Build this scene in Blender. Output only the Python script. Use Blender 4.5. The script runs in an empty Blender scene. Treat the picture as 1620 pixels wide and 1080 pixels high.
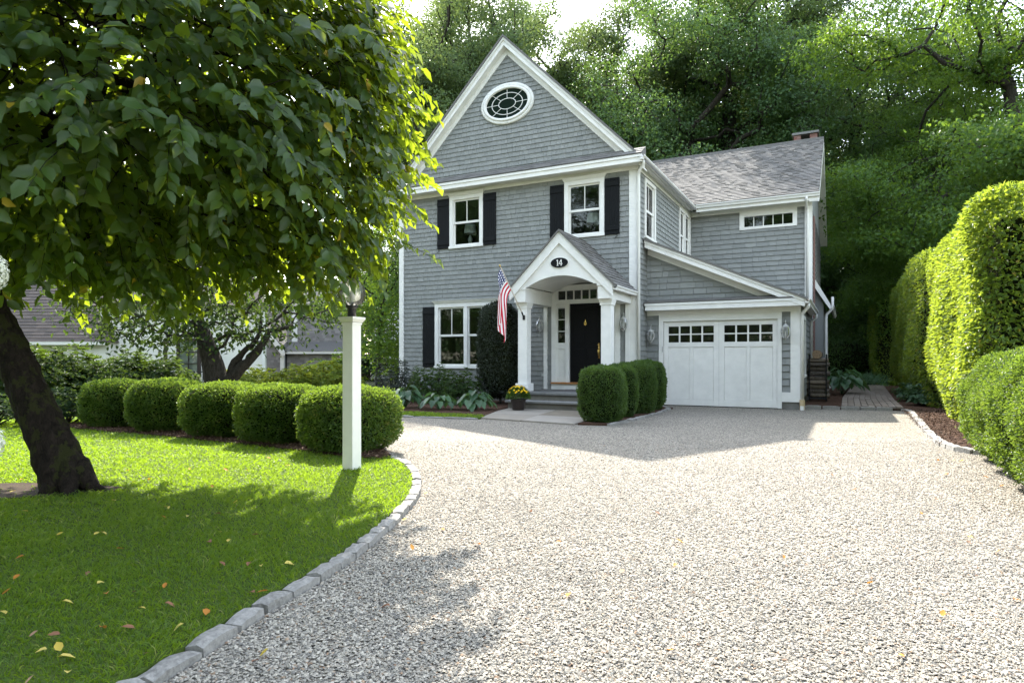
import bpy, math, random
import numpy as np
from mathutils import Vector

# ------------------------------------------------------------------ camera, sky, sun, exposure
SC = bpy.context.scene
COL = SC.collection
R = math.radians
YAW = R(27.4)
CAM_H = 1.2
cam_d = bpy.data.cameras.new('camera')
cam = bpy.data.objects.new('camera', cam_d)
COL.objects.link(cam)
cam.location = (0, 0, CAM_H)
cam.rotation_euler = (R(90), 0, YAW)
cam_d.sensor_fit = 'HORIZONTAL'
cam_d.sensor_width = 36
cam_d.lens = 36 * 1022 / 1620
cam_d.shift_y = 28 / 1620
cam_d.clip_start = 0.05
cam_d.clip_end = 1500
SC.camera = cam

SUN_AZ = (-0.6115, 0.791)          # horizontal direction towards the sun
SUN_EL = R(44.4)
world = bpy.data.worlds.new('World')
SC.world = world
world.use_nodes = True
nt = world.node_tree
sky = nt.nodes.new('ShaderNodeTexSky')
sky.sky_type = 'NISHITA'
sky.sun_disc = False
sky.sun_elevation = SUN_EL
sky.sun_rotation = math.atan2(SUN_AZ[0], SUN_AZ[1])
sky.air_density = 1.4
sky.dust_density = 1.2
sky.ozone_density = 1.0
nt.nodes['Background'].inputs[1].default_value = 0.15
hs = nt.nodes.new('ShaderNodeHueSaturation')          # thin white haze: a paler sky than clear air gives
hs.inputs['Saturation'].default_value = 0.58
nt.links.new(sky.outputs[0], hs.inputs['Color'])
nt.links.new(hs.outputs[0], nt.nodes['Background'].inputs[0])

sun_d = bpy.data.lights.new('sun', 'SUN')
sun_d.energy = 2.95
sun_d.angle = R(0.6)
sun_d.color = (1.0, 0.94, 0.84)
sun = bpy.data.objects.new('sun', sun_d)
COL.objects.link(sun)
sv = Vector((SUN_AZ[0] * math.cos(SUN_EL), SUN_AZ[1] * math.cos(SUN_EL), math.sin(SUN_EL)))
sun.rotation_euler = sv.to_track_quat('Z', 'Y').to_euler()
sun.location = (-20, 25, 40)

SC.view_settings.view_transform = 'Standard'
SC.view_settings.look = 'None'
SC.view_settings.gamma = 1
SC.view_settings.use_curve_mapping = False
SC.view_settings.exposure = 2.52
SC.render.engine = 'CYCLES'
cy = SC.cycles
cy.use_denoising = True
cy.max_bounces = 6
cy.diffuse_bounces = 3
cy.glossy_bounces = 3
cy.transmission_bounces = 5
cy.transparent_max_bounces = 8
cy.sample_clamp_indirect = 6
cy.caustics_reflective = False
cy.caustics_refractive = False

# ------------------------------------------------------------------ helpers
RNG = np.random.default_rng(14)
random.seed(14)
CAMP = np.array([0, 0, CAM_H])
VR = np.array([math.cos(YAW), math.sin(YAW), 0])       # to the right of the view
VD = np.array([-math.sin(YAW), math.cos(YAW), 0])      # along the view


def lv(r, d, z):
    """a point given as metres to the right of the camera, metres ahead and height"""
    return np.array([VR[0] * r + VD[0] * d, VR[1] * r + VD[1] * d, z])


def tag(o, label=None, cat=None, group=None, kind=None):
    if label: o['label'] = label
    if cat: o['category'] = cat
    if group: o['group'] = group
    if kind: o['kind'] = kind
    return o


def empty(name, loc=(0, 0, 0), rz=0, label=None, cat=None, group=None):
    o = bpy.data.objects.new(name, None)
    COL.objects.link(o)
    o.empty_display_size = 0.2
    o.location = loc
    o.rotation_euler = (0, 0, rz)
    return tag(o, label, cat, group)


def base_of(o):
    v = Vector((0, 0, 0))
    while o is not None:
        v += o.location
        o = o.parent
    return np.array(v)


def new_mesh(name, V, faces, mat, tints=None, smooth=False, uv=None):
    """faces: list of integer arrays, each (n, k)"""
    me = bpy.data.meshes.new(name)
    V = np.asarray(V, dtype=np.float32)
    fl = [np.asarray(f, dtype=np.int32) for f in faces if len(f)]
    me.vertices.add(len(V))
    me.vertices.foreach_set('co', V.ravel())
    idx = np.concatenate([f.ravel() for f in fl])
    tot = np.concatenate([np.full(len(f), f.shape[1], np.int32) for f in fl])
    me.loops.add(len(idx))
    me.loops.foreach_set('vertex_index', idx)
    me.polygons.add(len(tot))
    me.polygons.foreach_set('loop_start', np.concatenate([[0], np.cumsum(tot)[:-1]]).astype(np.int32))
    if tints is not None:
        a = me.attributes.new('tint', 'FLOAT', 'FACE')
        a.data.foreach_set('value', np.asarray(tints, np.float32))
    if uv is not None:
        l = me.uv_layers.new(name='UVMap')
        l.data.foreach_set('uv', np.asarray(uv, np.float32)[idx].ravel())
    me.update(calc_edges=True)
    me.polygons.foreach_set('use_smooth', np.full(len(tot), bool(smooth)))
    if mat is not None:
        me.materials.append(mat)
    return me


def link(name, me, parent=None, loc=(0, 0, 0)):
    o = bpy.data.objects.new(name, me)
    COL.objects.link(o)
    o.location = loc
    o.parent = parent
    return o


def copy_tree(o, parent=None):
    c = o.copy()
    COL.objects.link(c)
    c.parent = parent
    for ch in list(o.children):
        copy_tree(ch, c)
    return c


class MB:
    """collects faces in world coordinates; build() links them as one mesh object"""
    def __init__(s):
        s.v = []; s.f = {}; s.t = {}; s.n = 0; s.tint = 0.5

    def add(s, V, F):
        b = s.n
        s.v.append(np.asarray(V, float)); s.n += len(V)
        for f in F:
            s.f.setdefault(len(f), []).append([i + b for i in f])
            s.t.setdefault(len(f), []).append(s.tint)
        return s

    def box(s, x0, x1, y0, y1, z0, z1):
        V = [(x, y, z) for x in (x0, x1) for y in (y0, y1) for z in (z0, z1)]
        return s.add(V, [(0, 1, 3, 2), (4, 6, 7, 5), (0, 4, 5, 1), (2, 3, 7, 6), (0, 2, 6, 4), (1, 5, 7, 3)])

    def hexa(s, V):
        return s.add(V, [(0, 3, 2, 1), (4, 5, 6, 7), (0, 1, 5, 4), (1, 2, 6, 5), (2, 3, 7, 6), (3, 0, 4, 7)])

    def prism(s, poly, off):
        """poly: 3-D points of one cap, off: extrusion vector"""
        P = np.asarray(poly, float); n = len(P)
        V = np.vstack([P, P + np.asarray(off, float)])
        F = [tuple(range(n - 1, -1, -1)), tuple(range(n, 2 * n))]
        F += [(i, (i + 1) % n, n + (i + 1) % n, n + i) for i in range(n)]
        return s.add(V, F)

    def tube(s, pts, rad, n=8, caps=True):
        P = [Vector(p) for p in pts]
        rad = rad if hasattr(rad, '__len__') else [rad] * len(P)
        V = []; up = None
        for i, p in enumerate(P):
            t = (P[min(i + 1, len(P) - 1)] - P[max(i - 1, 0)]).normalized()
            if up is None:
                up = t.orthogonal().normalized()
            else:
                up = (up - t * up.dot(t)).normalized()
            w = t.cross(up)
            for k in range(n):
                a = 2 * math.pi * k / n
                V.append(p + (up * math.cos(a) + w * math.sin(a)) * rad[i])
        F = []
        for i in range(len(P) - 1):
            for k in range(n):
                F.append((i * n + k, i * n + (k + 1) % n, (i + 1) * n + (k + 1) % n, (i + 1) * n + k))
        if caps:
            F.append(tuple(range(n - 1, -1, -1)))
            F.append(tuple(range((len(P) - 1) * n, len(P) * n)))
        return s.add([tuple(v) for v in V], F)

    def lathe(s, prof, c=(0, 0, 0), n=16, caps=True):
        V = []
        for r, z in prof:
            for k in range(n):
                a = 2 * math.pi * k / n
                V.append((c[0] + r * math.cos(a), c[1] + r * math.sin(a), c[2] + z))
        F = []
        for i in range(len(prof) - 1):
            for k in range(n):
                F.append((i * n + k, i * n + (k + 1) % n, (i + 1) * n + (k + 1) % n, (i + 1) * n + k))
        if caps:
            F.append(tuple(range(n - 1, -1, -1)))
            F.append(tuple(range((len(prof) - 1) * n, len(prof) * n)))
        return s.add(V, F)

    def mesh(s, name, mat, org=(0, 0, 0), smooth=False):
        V = np.vstack(s.v) - np.asarray(org, float)
        ks = sorted(s.f)
        return new_mesh(name, V, [s.f[k] for k in ks], mat, np.concatenate([s.t[k] for k in ks]), smooth)

    def build(s, name, mat, parent=None, smooth=False):
        if parent is None:
            V = np.vstack(s.v)
            org = (V.min(0) + V.max(0)) / 2
            org[2] = V[:, 2].min()
            return link(name, s.mesh(name, mat, org, smooth), None, org)
        return link(name, s.mesh(name, mat, base_of(parent), smooth), parent)


def bevel(o, w=0.008, seg=2):
    m = o.modifiers.new('bevel', 'BEVEL')
    m.width = w; m.segments = seg; m.limit_method = 'ANGLE'
    return o


# ------------------------------------------------------------------ materials
def mat(name):
    m = bpy.data.materials.new(name)
    m.use_nodes = True
    n = m.node_tree
    return m, n, n.nodes['Principled BSDF']


def nd(n, t, **k):
    x = n.nodes.new(t)
    for a, b in k.items():
        if a.startswith('_'):
            x.inputs[int(a[1:])].default_value = b
        else:
            setattr(x, a, b)
    return x


def ramp(n, stops, fac=None, interp='LINEAR'):
    r = n.nodes.new('ShaderNodeValToRGB')
    r.color_ramp.interpolation = interp
    e = r.color_ramp.elements
    while len(e) < len(stops):
        e.new(0.5)
    for i, (p, c) in enumerate(stops):
        e[i].position = p
        e[i].color = (c[0], c[1], c[2], 1)
    if fac is not None:
        n.links.new(fac, r.inputs[0])
    return r.outputs[0]


def attr(n, name='tint'):
    a = n.nodes.new('ShaderNodeAttribute')
    a.attribute_name = name
    return a.outputs['Fac']


def coords(n, scale=(1, 1, 1)):
    t = n.nodes.new('ShaderNodeTexCoord')
    g = n.nodes.new('ShaderNodeNewGeometry')
    m = n.nodes.new('ShaderNodeMapping')
    m.inputs['Scale'].default_value = scale
    n.links.new(g.outputs['Position'], m.inputs[0])
    return m.outputs[0]


def noise(n, vec, scale, detail=4, rough=0.6, dist=0.0):
    x = n.nodes.new('ShaderNodeTexNoise')
    x.inputs['Scale'].default_value = scale
    x.inputs['Detail'].default_value = detail
    x.inputs['Roughness'].default_value = rough
    x.inputs['Distortion'].default_value = dist
    if vec is not None:
        n.links.new(vec, x.inputs['Vector'])
    return x.outputs['Fac']


def mixc(n, a, b, fac, mode='MIX'):
    x = n.nodes.new('ShaderNodeMix')
    x.data_type = 'RGBA'
    x.blend_type = mode
    for v, s in ((fac, 0), (a, 6), (b, 7)):
        if hasattr(v, 'links'):
            n.links.new(v, x.inputs[s])
        elif s == 0:
            x.inputs[0].default_value = v
        else:
            x.inputs[s].default_value = (v[0], v[1], v[2], 1)
    return x.outputs[2]


def mth(n, op, a, b=0.0, c=None):
    x = n.nodes.new('ShaderNodeMath')
    x.operation = op
    for i, v in enumerate((a, b, c)):
        if v is None:
            continue
        if hasattr(v, 'links'):
            n.links.new(v, x.inputs[i])
        else:
            x.inputs[i].default_value = v
    return x.outputs[0]


def bump(n, p, h, strength=0.3, dist=0.01):
    b = n.nodes.new('ShaderNodeBump')
    b.inputs['Strength'].default_value = strength
    b.inputs['Distance'].default_value = dist
    n.links.new(h, b.inputs['Height'])
    n.links.new(b.outputs[0], p.inputs['Normal'])


def simple(name, col, rough=0.6, spec=0.5, metal=0.0, var=0.0, scale=8.0, bmp=0.0):
    m, n, p = mat(name)
    p.inputs['Roughness'].default_value = rough
    p.inputs['Specular IOR Level'].default_value = spec
    p.inputs['Metallic'].default_value = metal
    if var or bmp:
        f = noise(n, coords(n), scale, 6)
    if var:
        c = ramp(n, [(0.25, [x * (1 - var) for x in col]), (0.75, [min(1, x * (1 + var)) for x in col])], f)
        n.links.new(c, p.inputs['Base Color'])
    else:
        p.inputs['Base Color'].default_value = (*col, 1)
    if bmp:
        bump(n, p, f, bmp, 0.01)
    return m


def leafmat(name, stops, trans=(0.35, 0.5, 0.04), tfac=0.4, rough=0.45, spec=0.4):
    """foliage: colour by the leaf's own tint, light shining through the blade"""
    m, n, p = mat(name)
    t = attr(n)
    c = ramp(n, stops, t)
    n.links.new(c, p.inputs['Base Color'])
    p.inputs['Roughness'].default_value = rough
    p.inputs['Specular IOR Level'].default_value = spec
    tr = n.nodes.new('ShaderNodeBsdfTranslucent')
    tc = mixc(n, c, trans, 0.75)
    n.links.new(tc, tr.inputs[0])
    mx = n.nodes.new('ShaderNodeMixShader')
    mx.inputs[0].default_value = tfac
    n.links.new(p.outputs[0], mx.inputs[1])
    n.links.new(tr.outputs[0], mx.inputs[2])
    n.links.new(mx.outputs[0], n.nodes['Material Output'].inputs[0])
    return m


M = {}
M['white'] = simple('white_paint', (0.78, 0.77, 0.73), 0.5, 0.35, var=0.07, scale=4)
M['cream'] = simple('white_stucco', (0.74, 0.72, 0.66), 0.9, 0.2, var=0.08, scale=1.5, bmp=0.3)
M['black'] = simple('black_paint', (0.006, 0.007, 0.008), 0.6, 0.16, var=0.2, scale=5)
M['door'] = simple('black_door_paint', (0.004, 0.004, 0.005), 0.5, 0.15)
M['iron'] = simple('black_iron', (0.012, 0.012, 0.013), 0.5, 0.5)
M['brass'] = simple('polished_brass', (0.75, 0.52, 0.16), 0.25, 0.5, 1.0)
M['zinc'] = simple('grey_metal', (0.48, 0.48, 0.46), 0.4, 0.5, 0.2)
M['oak'] = simple('varnished_sill', (0.42, 0.19, 0.06), 0.4, 0.5, var=0.3, scale=20)
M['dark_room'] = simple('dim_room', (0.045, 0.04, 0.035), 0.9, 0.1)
M['lampshade'] = simple('linen_shade', (0.72, 0.72, 0.70), 0.9, 0.1)
M['foundation'] = simple('grey_concrete', (0.17, 0.165, 0.15), 0.9, 0.2, var=0.35, scale=6, bmp=0.3)
M['soil'] = simple('bare_soil', (0.045, 0.032, 0.022), 0.95, 0.1, var=0.5, scale=9, bmp=0.6)
M['pot'] = simple('brown_glazed_pot', (0.035, 0.025, 0.022), 0.35, 0.5, var=0.3, scale=9)
M['gutter'] = simple('white_gutter_metal', (0.74, 0.73, 0.69), 0.4, 0.4, var=0.05, scale=2)
M['asphalt'] = simple('road_asphalt', (0.05, 0.05, 0.052), 0.9, 0.2, var=0.25, scale=30)
M['wood_dark'] = simple('dark_brown_frame', (0.03, 0.02, 0.015), 0.5, 0.4)

# grey painted wall shingles
m, n, p = mat('grey_wall_shingle'); M['shingle'] = m
c = coords(n)
g = noise(n, coords(n, (90, 90, 4)), 1.0, 4, 0.7)
big = noise(n, c, 1.1, 6, 0.65)
b0 = ramp(n, [(0.0, (0.213, 0.222, 0.213)), (0.5, (0.250, 0.258, 0.247)), (1.0, (0.292, 0.300, 0.285))], attr(n))
b1 = mixc(n, b0, (0.30, 0.31, 0.30), mth(n, 'MULTIPLY', g, 0.16))
b2 = mixc(n, b1, (0.17, 0.175, 0.165), mth(n, 'MULTIPLY', mth(n, 'SUBTRACT', big, 0.3), 0.5))
n.links.new(b2, p.inputs['Base Color'])
p.inputs['Roughness'].default_value = 0.8
p.inputs['Specular IOR Level'].default_value = 0.25
bump(n, p, g, 0.12, 0.003)
# weathered cedar of the neighbour
m, n, p = mat('weathered_cedar'); M['cedar'] = m
b0 = ramp(n, [(0.0, (0.17, 0.16, 0.155)), (1.0, (0.29, 0.275, 0.265))], attr(n))
n.links.new(b0, p.inputs['Base Color']); p.inputs['Roughness'].default_value = 0.9
# asphalt roof shingles
for key, lo, hi in (('roof', (0.108, 0.104, 0.098), (0.175, 0.168, 0.157)), ('roof_brown', (0.045, 0.034, 0.028), (0.085, 0.064, 0.052))):
    m, n, p = mat('asphalt_' + key); M[key] = m
    sp = noise(n, coords(n), 160, 2, 0.8)
    b0 = ramp(n, [(0, lo), (1, hi)], attr(n))
    b1 = mixc(n, b0, (0.3, 0.29, 0.28), mth(n, 'MULTIPLY', mth(n, 'GREATER_THAN', sp, 0.56), 0.3))
    n.links.new(b1, p.inputs['Base Color'])
    p.inputs['Roughness'].default_value = 0.85
    p.inputs['Specular IOR Level'].default_value = 0.3
    bump(n, p, sp, 0.5, 0.004)
# window glass: clear with a real reflection
m, n, p = mat('window_glass'); M['glass'] = m
fr = nd(n, 'ShaderNodeFresnel'); fr.inputs[0].default_value = 1.5
tr = nd(n, 'ShaderNodeBsdfTransparent'); tr.inputs[0].default_value = (0.82, 0.86, 0.84, 1)
gl = nd(n, 'ShaderNodeBsdfGlossy'); gl.inputs['Roughness'].default_value = 0.015
mx = nd(n, 'ShaderNodeMixShader')
n.links.new(fr.outputs[0], mx.inputs[0]); n.links.new(tr.outputs[0], mx.inputs[1]); n.links.new(gl.outputs[0], mx.inputs[2])
n.links.new(mx.outputs[0], n.nodes['Material Output'].inputs[0])
m, n, p = mat('leaded_glass'); M['leaded_glass'] = m
p.inputs['Base Color'].default_value = (0.010, 0.018, 0.014, 1); p.inputs['Roughness'].default_value = 0.04; p.inputs['IOR'].default_value = 1.25
# lantern / globe glass
m, n, p = mat('lantern_glass'); M['lantern_glass'] = m
fr = nd(n, 'ShaderNodeFresnel'); fr.inputs[0].default_value = 1.5
ta = nd(n, 'ShaderNodeBsdfTransparent'); ta.inputs[0].default_value = (0.94, 0.95, 0.94, 1)
tl = nd(n, 'ShaderNodeBsdfTranslucent'); tl.inputs[0].default_value = (0.85, 0.85, 0.82, 1)
tr = nd(n, 'ShaderNodeMixShader'); tr.inputs[0].default_value = 0.38
n.links.new(ta.outputs[0], tr.inputs[1]); n.links.new(tl.outputs[0], tr.inputs[2])
gl = nd(n, 'ShaderNodeBsdfGlossy'); gl.inputs['Roughness'].default_value = 0.05
mx = nd(n, 'ShaderNodeMixShader')
n.links.new(fr.outputs[0], mx.inputs[0]); n.links.new(tr.outputs[0], mx.inputs[1]); n.links.new(gl.outputs[0], mx.inputs[2])
n.links.new(mx.outputs[0], n.nodes['Material Output'].inputs[0])

# stones
def stonemat(name, stops, sc=30, bmp=0.5, rough=0.85):
    m, n, p = mat(name)
    c = coords(n)
    a = noise(n, c, sc, 6, 0.7)
    b = noise(n, c, sc * 0.15, 3)
    col = ramp(n, stops, a)
    col = mixc(n, col, [x * 0.55 for x in stops[0][1]], mth(n, 'MULTIPLY', b, 0.5))
    t = attr(n)
    col = mixc(n, col, (0.5, 0.48, 0.45), mth(n, 'MULTIPLY', t, 0.25))
    n.links.new(col, p.inputs['Base Color'])
    p.inputs['Roughness'].default_value = rough
    p.inputs['Specular IOR Level'].default_value = 0.25
    bump(n, p, a, bmp, 0.012)
    return m
M['granite'] = stonemat('grey_granite', [(0.3, (0.15, 0.142, 0.13)), (0.7, (0.38, 0.365, 0.335))], 45)
M['flag'] = stonemat('sandstone_flag', [(0.25, (0.12, 0.095, 0.062)), (0.75, (0.23, 0.19, 0.13))], 4, 0.25)
M['bluestone'] = stonemat('grey_bluestone', [(0.25, (0.10, 0.105, 0.10)), (0.75, (0.18, 0.18, 0.17))], 6, 0.2)
M['riser'] = stonemat('step_riser_stone', [(0.25, (0.11, 0.10, 0.08)), (0.75, (0.22, 0.20, 0.16))], 4, 0.4)
M['paver'] = stonemat('tan_brick_paver', [(0.25, (0.15, 0.115, 0.085)), (0.75, (0.27, 0.22, 0.17))], 25, 0.3)
M['brick'] = stonemat('red_chimney_brick', [(0.25, (0.16, 0.06, 0.045)), (0.75, (0.27, 0.12, 0.09))], 30, 0.3)

# gravel: bed between the stones and the stones themselves
m, n, p = mat('gravel_bed'); M['gravel_bed'] = m
c = coords(n)
vo = nd(n, 'ShaderNodeTexVoronoi', feature='F1'); vo.inputs['Scale'].default_value = 58; vo.inputs['Randomness'].default_value = 1
n.links.new(c, vo.inputs['Vector'])
sep = nd(n, 'ShaderNodeSeparateColor'); n.links.new(vo.outputs['Color'], sep.inputs[0])
st = ramp(n, [(0.0, (0.110, 0.102, 0.089)), (0.18, (0.206, 0.190, 0.164)), (0.45, (0.344, 0.310, 0.255)), (0.75, (0.427, 0.388, 0.321)), (1.0, (0.523, 0.478, 0.403))], sep.outputs[0])
gap = ramp(n, [(0.0, (1, 1, 1)), (0.55, (0.9, 0.9, 0.9)), (1.0, (0.35, 0.33, 0.30))], mth(n, 'MULTIPLY', vo.outputs['Distance'], 1.25))
st = mixc(n, st, gap, 1.0, 'MULTIPLY')
bg = noise(n, c, 0.55, 5, 0.65)
st = mixc(n, st, (0.18, 0.165, 0.14), mth(n, 'MULTIPLY', mth(n, 'SUBTRACT', bg, 0.44), 1.6))
n.links.new(st, p.inputs['Base Color'])
p.inputs['Roughness'].default_value = 0.9
p.inputs['Specular IOR Level'].default_value = 0.2
bump(n, p, mth(n, 'MULTIPLY', vo.outputs['Distance'], -1.0), 0.9, 0.02)
m, n, p = mat('gravel_stone'); M['gravel'] = m
st = ramp(n, [(0.0, (0.103, 0.097, 0.089)), (0.15, (0.206, 0.193, 0.169)), (0.4, (0.344, 0.310, 0.255)), (0.75, (0.455, 0.412, 0.338)), (0.94, (0.551, 0.505, 0.422)), (0.975, (0.330, 0.222, 0.132)), (1.0, (0.249, 0.144, 0.084))], attr(n))
f = noise(n, coords(n), 60, 3)
st = mixc(n, st, (0.20, 0.19, 0.17), mth(n, 'MULTIPLY', f, 0.3))
bg = noise(n, coords(n), 0.55, 5, 0.65)
st = mixc(n, st, (0.18, 0.165, 0.14), mth(n, 'MULTIPLY', mth(n, 'SUBTRACT', bg, 0.44), 1.6))
n.links.new(st, p.inputs['Base Color'])
p.inputs['Roughness'].default_value = 0.75
p.inputs['Specular IOR Level'].default_value = 0.3

# mulch
m, n, p = mat('bark_mulch'); M['mulch'] = m
c = coords(n)
a = noise(n, c, 55, 5, 0.8, 0.8)
cc = ramp(n, [(0.3, (0.018, 0.010, 0.007)), (0.5, (0.075, 0.042, 0.028)), (0.7, (0.17, 0.105, 0.07))], a)
n.links.new(cc, p.inputs['Base Color']); p.inputs['Roughness'].default_value = 0.95; p.inputs['Specular IOR Level'].default_value = 0.1
bump(n, p, a, 1.0, 0.03)
m, n, p = mat('mulch_chip'); M['chip'] = m
n.links.new(ramp(n, [(0, (0.03, 0.017, 0.011)), (0.6, (0.11, 0.062, 0.04)), (1, (0.24, 0.16, 0.11))], attr(n)), p.inputs['Base Color'])
p.inputs['Roughness'].default_value = 0.95
# turf under the blades, rough ground beyond
m, n, p = mat('turf'); M['turf'] = m
c = coords(n)
a = noise(n, c, 30, 5, 0.7); b = noise(n, c, 1.1, 4)
cc = ramp(n, [(0.3, (0.025, 0.045, 0.008)), (0.7, (0.075, 0.13, 0.018))], a)
cc = mixc(n, cc, (0.11, 0.12, 0.03), mth(n, 'MULTIPLY', b, 0.35))
n.links.new(cc, p.inputs['Base Color']); p.inputs['Roughness'].default_value = 0.9; p.inputs['Specular IOR Level'].default_value = 0.1
bump(n, p, a, 0.8, 0.03)
m, n, p = mat('far_ground'); M['ground'] = m
a = noise(n, c0 := coords(n), 3, 6, 0.7)
n.links.new(ramp(n, [(0.3, (0.02, 0.028, 0.010)), (0.7, (0.055, 0.08, 0.02))], a), p.inputs['Base Color'])
p.inputs['Roughness'].default_value = 0.95
# bark
def barkmat(name, lo, hi, moss=0.0):
    m, n, p = mat(name)
    a = noise(n, coords(n, (1, 1, 0.35)), 22, 8, 0.75, 0.6)
    cc = ramp(n, [(0.35, lo), (0.7, hi)], a)
    if moss:
        b = noise(n, coords(n), 7, 6, 0.7)
        cc = mixc(n, cc, (0.045, 0.055, 0.012), mth(n, 'MULTIPLY', mth(n, 'GREATER_THAN', b, 0.53), moss))
    if name == 'log_bark':
        cc = mixc(n, cc, (0.34, 0.27, 0.19), mth(n, 'MULTIPLY', attr(n), 0.5))
    n.links.new(cc, p.inputs['Base Color']); p.inputs['Roughness'].default_value = 0.95; p.inputs['Specular IOR Level'].default_value = 0.15
    bump(n, p, a, 1.0, 0.05)
    return m
M['bark'] = barkmat('cherry_bark', (0.008, 0.006, 0.005), (0.040, 0.030, 0.024), 0.5)
M['bark2'] = barkmat('grey_bark', (0.018, 0.016, 0.013), (0.075, 0.066, 0.053))
M['log'] = barkmat('log_bark', (0.05, 0.043, 0.036), (0.24, 0.205, 0.17))
M['logend'] = simple('cut_log_end', (0.30, 0.21, 0.13), 0.9, 0.1, var=0.4, scale=25)
# foliage
M['leaf_near'] = leafmat('cherry_leaf', [(0, (0.016, 0.042, 0.013)), (0.5, (0.030, 0.072, 0.020)), (0.94, (0.055, 0.11, 0.026)), (0.965, (0.42, 0.30, 0.03)), (1, (0.45, 0.27, 0.03))], (0.46, 0.58, 0.02), 0.44, 0.40, 0.5)
M['leaf_box'] = leafmat('boxwood_leaf', [(0, (0.022, 0.056, 0.010)), (0.6, (0.046, 0.098, 0.016)), (0.9, (0.10, 0.17, 0.026)), (1, (0.20, 0.20, 0.05))], (0.31, 0.45, 0.04), 0.35, 0.45, 0.35)
M['leaf_boxd'] = leafmat('dark_boxwood_leaf', [(0, (0.020, 0.048, 0.012)), (0.6, (0.040, 0.085, 0.018)), (1, (0.085, 0.15, 0.028))], (0.25, 0.40, 0.04), 0.3, 0.45, 0.35)
M['leaf_holly'] = leafmat('holly_leaf', [(0, (0.010, 0.016, 0.010)), (0.6, (0.022, 0.034, 0.020)), (1, (0.055, 0.07, 0.045))], (0.10, 0.14, 0.04), 0.14, 0.42, 0.4)
M['leaf_hedge'] = leafmat('hornbeam_leaf', [(0, (0.035, 0.075, 0.010)), (0.6, (0.075, 0.14, 0.018)), (0.92, (0.13, 0.20, 0.025)), (0.96, (0.30, 0.24, 0.04)), (1, (0.33, 0.12, 0.03))], (0.50, 0.62, 0.05), 0.42, 0.42, 0.4)
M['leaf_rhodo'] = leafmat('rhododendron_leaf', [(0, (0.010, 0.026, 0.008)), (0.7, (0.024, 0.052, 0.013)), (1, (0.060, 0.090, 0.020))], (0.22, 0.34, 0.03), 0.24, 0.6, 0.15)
M['leaf_yel'] = leafmat('sunlit_rhododendron_leaf', [(0, (0.05, 0.09, 0.012)), (0.7, (0.11, 0.16, 0.02)), (1, (0.21, 0.22, 0.04))], (0.42, 0.48, 0.04), 0.34, 0.6, 0.15)  # sunlight put into the colour: brighter, yellower copy of the rhododendron leaf
M['leaf_hosta'] = leafmat('hosta_leaf', [(0, (0.022, 0.060, 0.026)), (1, (0.06, 0.13, 0.055))], (0.18, 0.34, 0.06), 0.22, 0.45, 0.4)
M['leaf_bg'] = leafmat('oak_leaf', [(0, (0.030, 0.060, 0.021)), (0.6, (0.057, 0.101, 0.032)), (1, (0.115, 0.161, 0.052))], (0.345, 0.460, 0.103), 0.30, 0.5, 0.3)
M['leaf_bgd'] = leafmat('dark_wood_leaf', [(0, (0.023, 0.055, 0.021)), (0.6, (0.048, 0.101, 0.033)), (1, (0.098, 0.161, 0.052))], (0.253, 0.414, 0.057), 0.28, 0.5, 0.3)
M['leaf_maple'] = leafmat('maple_leaf', [(0, (0.024, 0.062, 0.012)), (0.6, (0.045, 0.105, 0.018)), (1, (0.09, 0.17, 0.028))], (0.34, 0.52, 0.04), 0.34, 0.5, 0.3)
M['leaf_mid'] = leafmat('dogwood_leaf', [(0, (0.011, 0.026, 0.012)), (0.7, (0.023, 0.048, 0.021)), (1, (0.054, 0.087, 0.028))], (0.144, 0.223, 0.028), 0.28, 0.65, 0.1)
M['core'] = simple('dark_core_fill', (0.012, 0.015, 0.006), 0.95, 0.05, var=0.5, scale=20)  # for the solid cores added to stop light inside shrubs and hedges
M['grass'] = leafmat('grass_blade', [(0, (0.022, 0.055, 0.010)), (0.6, (0.052, 0.105, 0.014)), (0.93, (0.11, 0.17, 0.024)), (1, (0.26, 0.24, 0.09))], (0.42, 0.62, 0.02), 0.45, 0.5, 0.3)
M['mum'] = simple('yellow_petal', (0.80, 0.52, 0.015), 0.7, 0.2, var=0.2, scale=40)
M['bloom'] = leafmat('white_petal', [(0, (0.70, 0.72, 0.58)), (1, (0.85, 0.85, 0.76))], (0.7, 0.72, 0.55), 0.3, 0.7, 0.2)
M['fallen_y'] = leafmat('fallen_yellow', [(0, (0.50, 0.36, 0.05)), (1, (0.62, 0.50, 0.14))], (0.6, 0.45, 0.05), 0.25, 0.7, 0.2)
M['fallen_o'] = leafmat('fallen_orange', [(0, (0.42, 0.16, 0.03)), (1, (0.50, 0.25, 0.05))], (0.5, 0.2, 0.03), 0.25, 0.7, 0.2)
M['fallen_b'] = leafmat('fallen_brown', [(0, (0.20, 0.09, 0.05)), (1, (0.36, 0.22, 0.14))], (0.3, 0.12, 0.05), 0.15, 0.8, 0.2)

# ------------------------------------------------------------------ shared builders for leaves, pebbles, trees
def unit(a):
    return a / np.maximum(np.linalg.norm(a, axis=-1, keepdims=True), 1e-9)


def rand_dirs(k):
    return unit(RNG.normal(size=(k, 3)))


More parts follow.
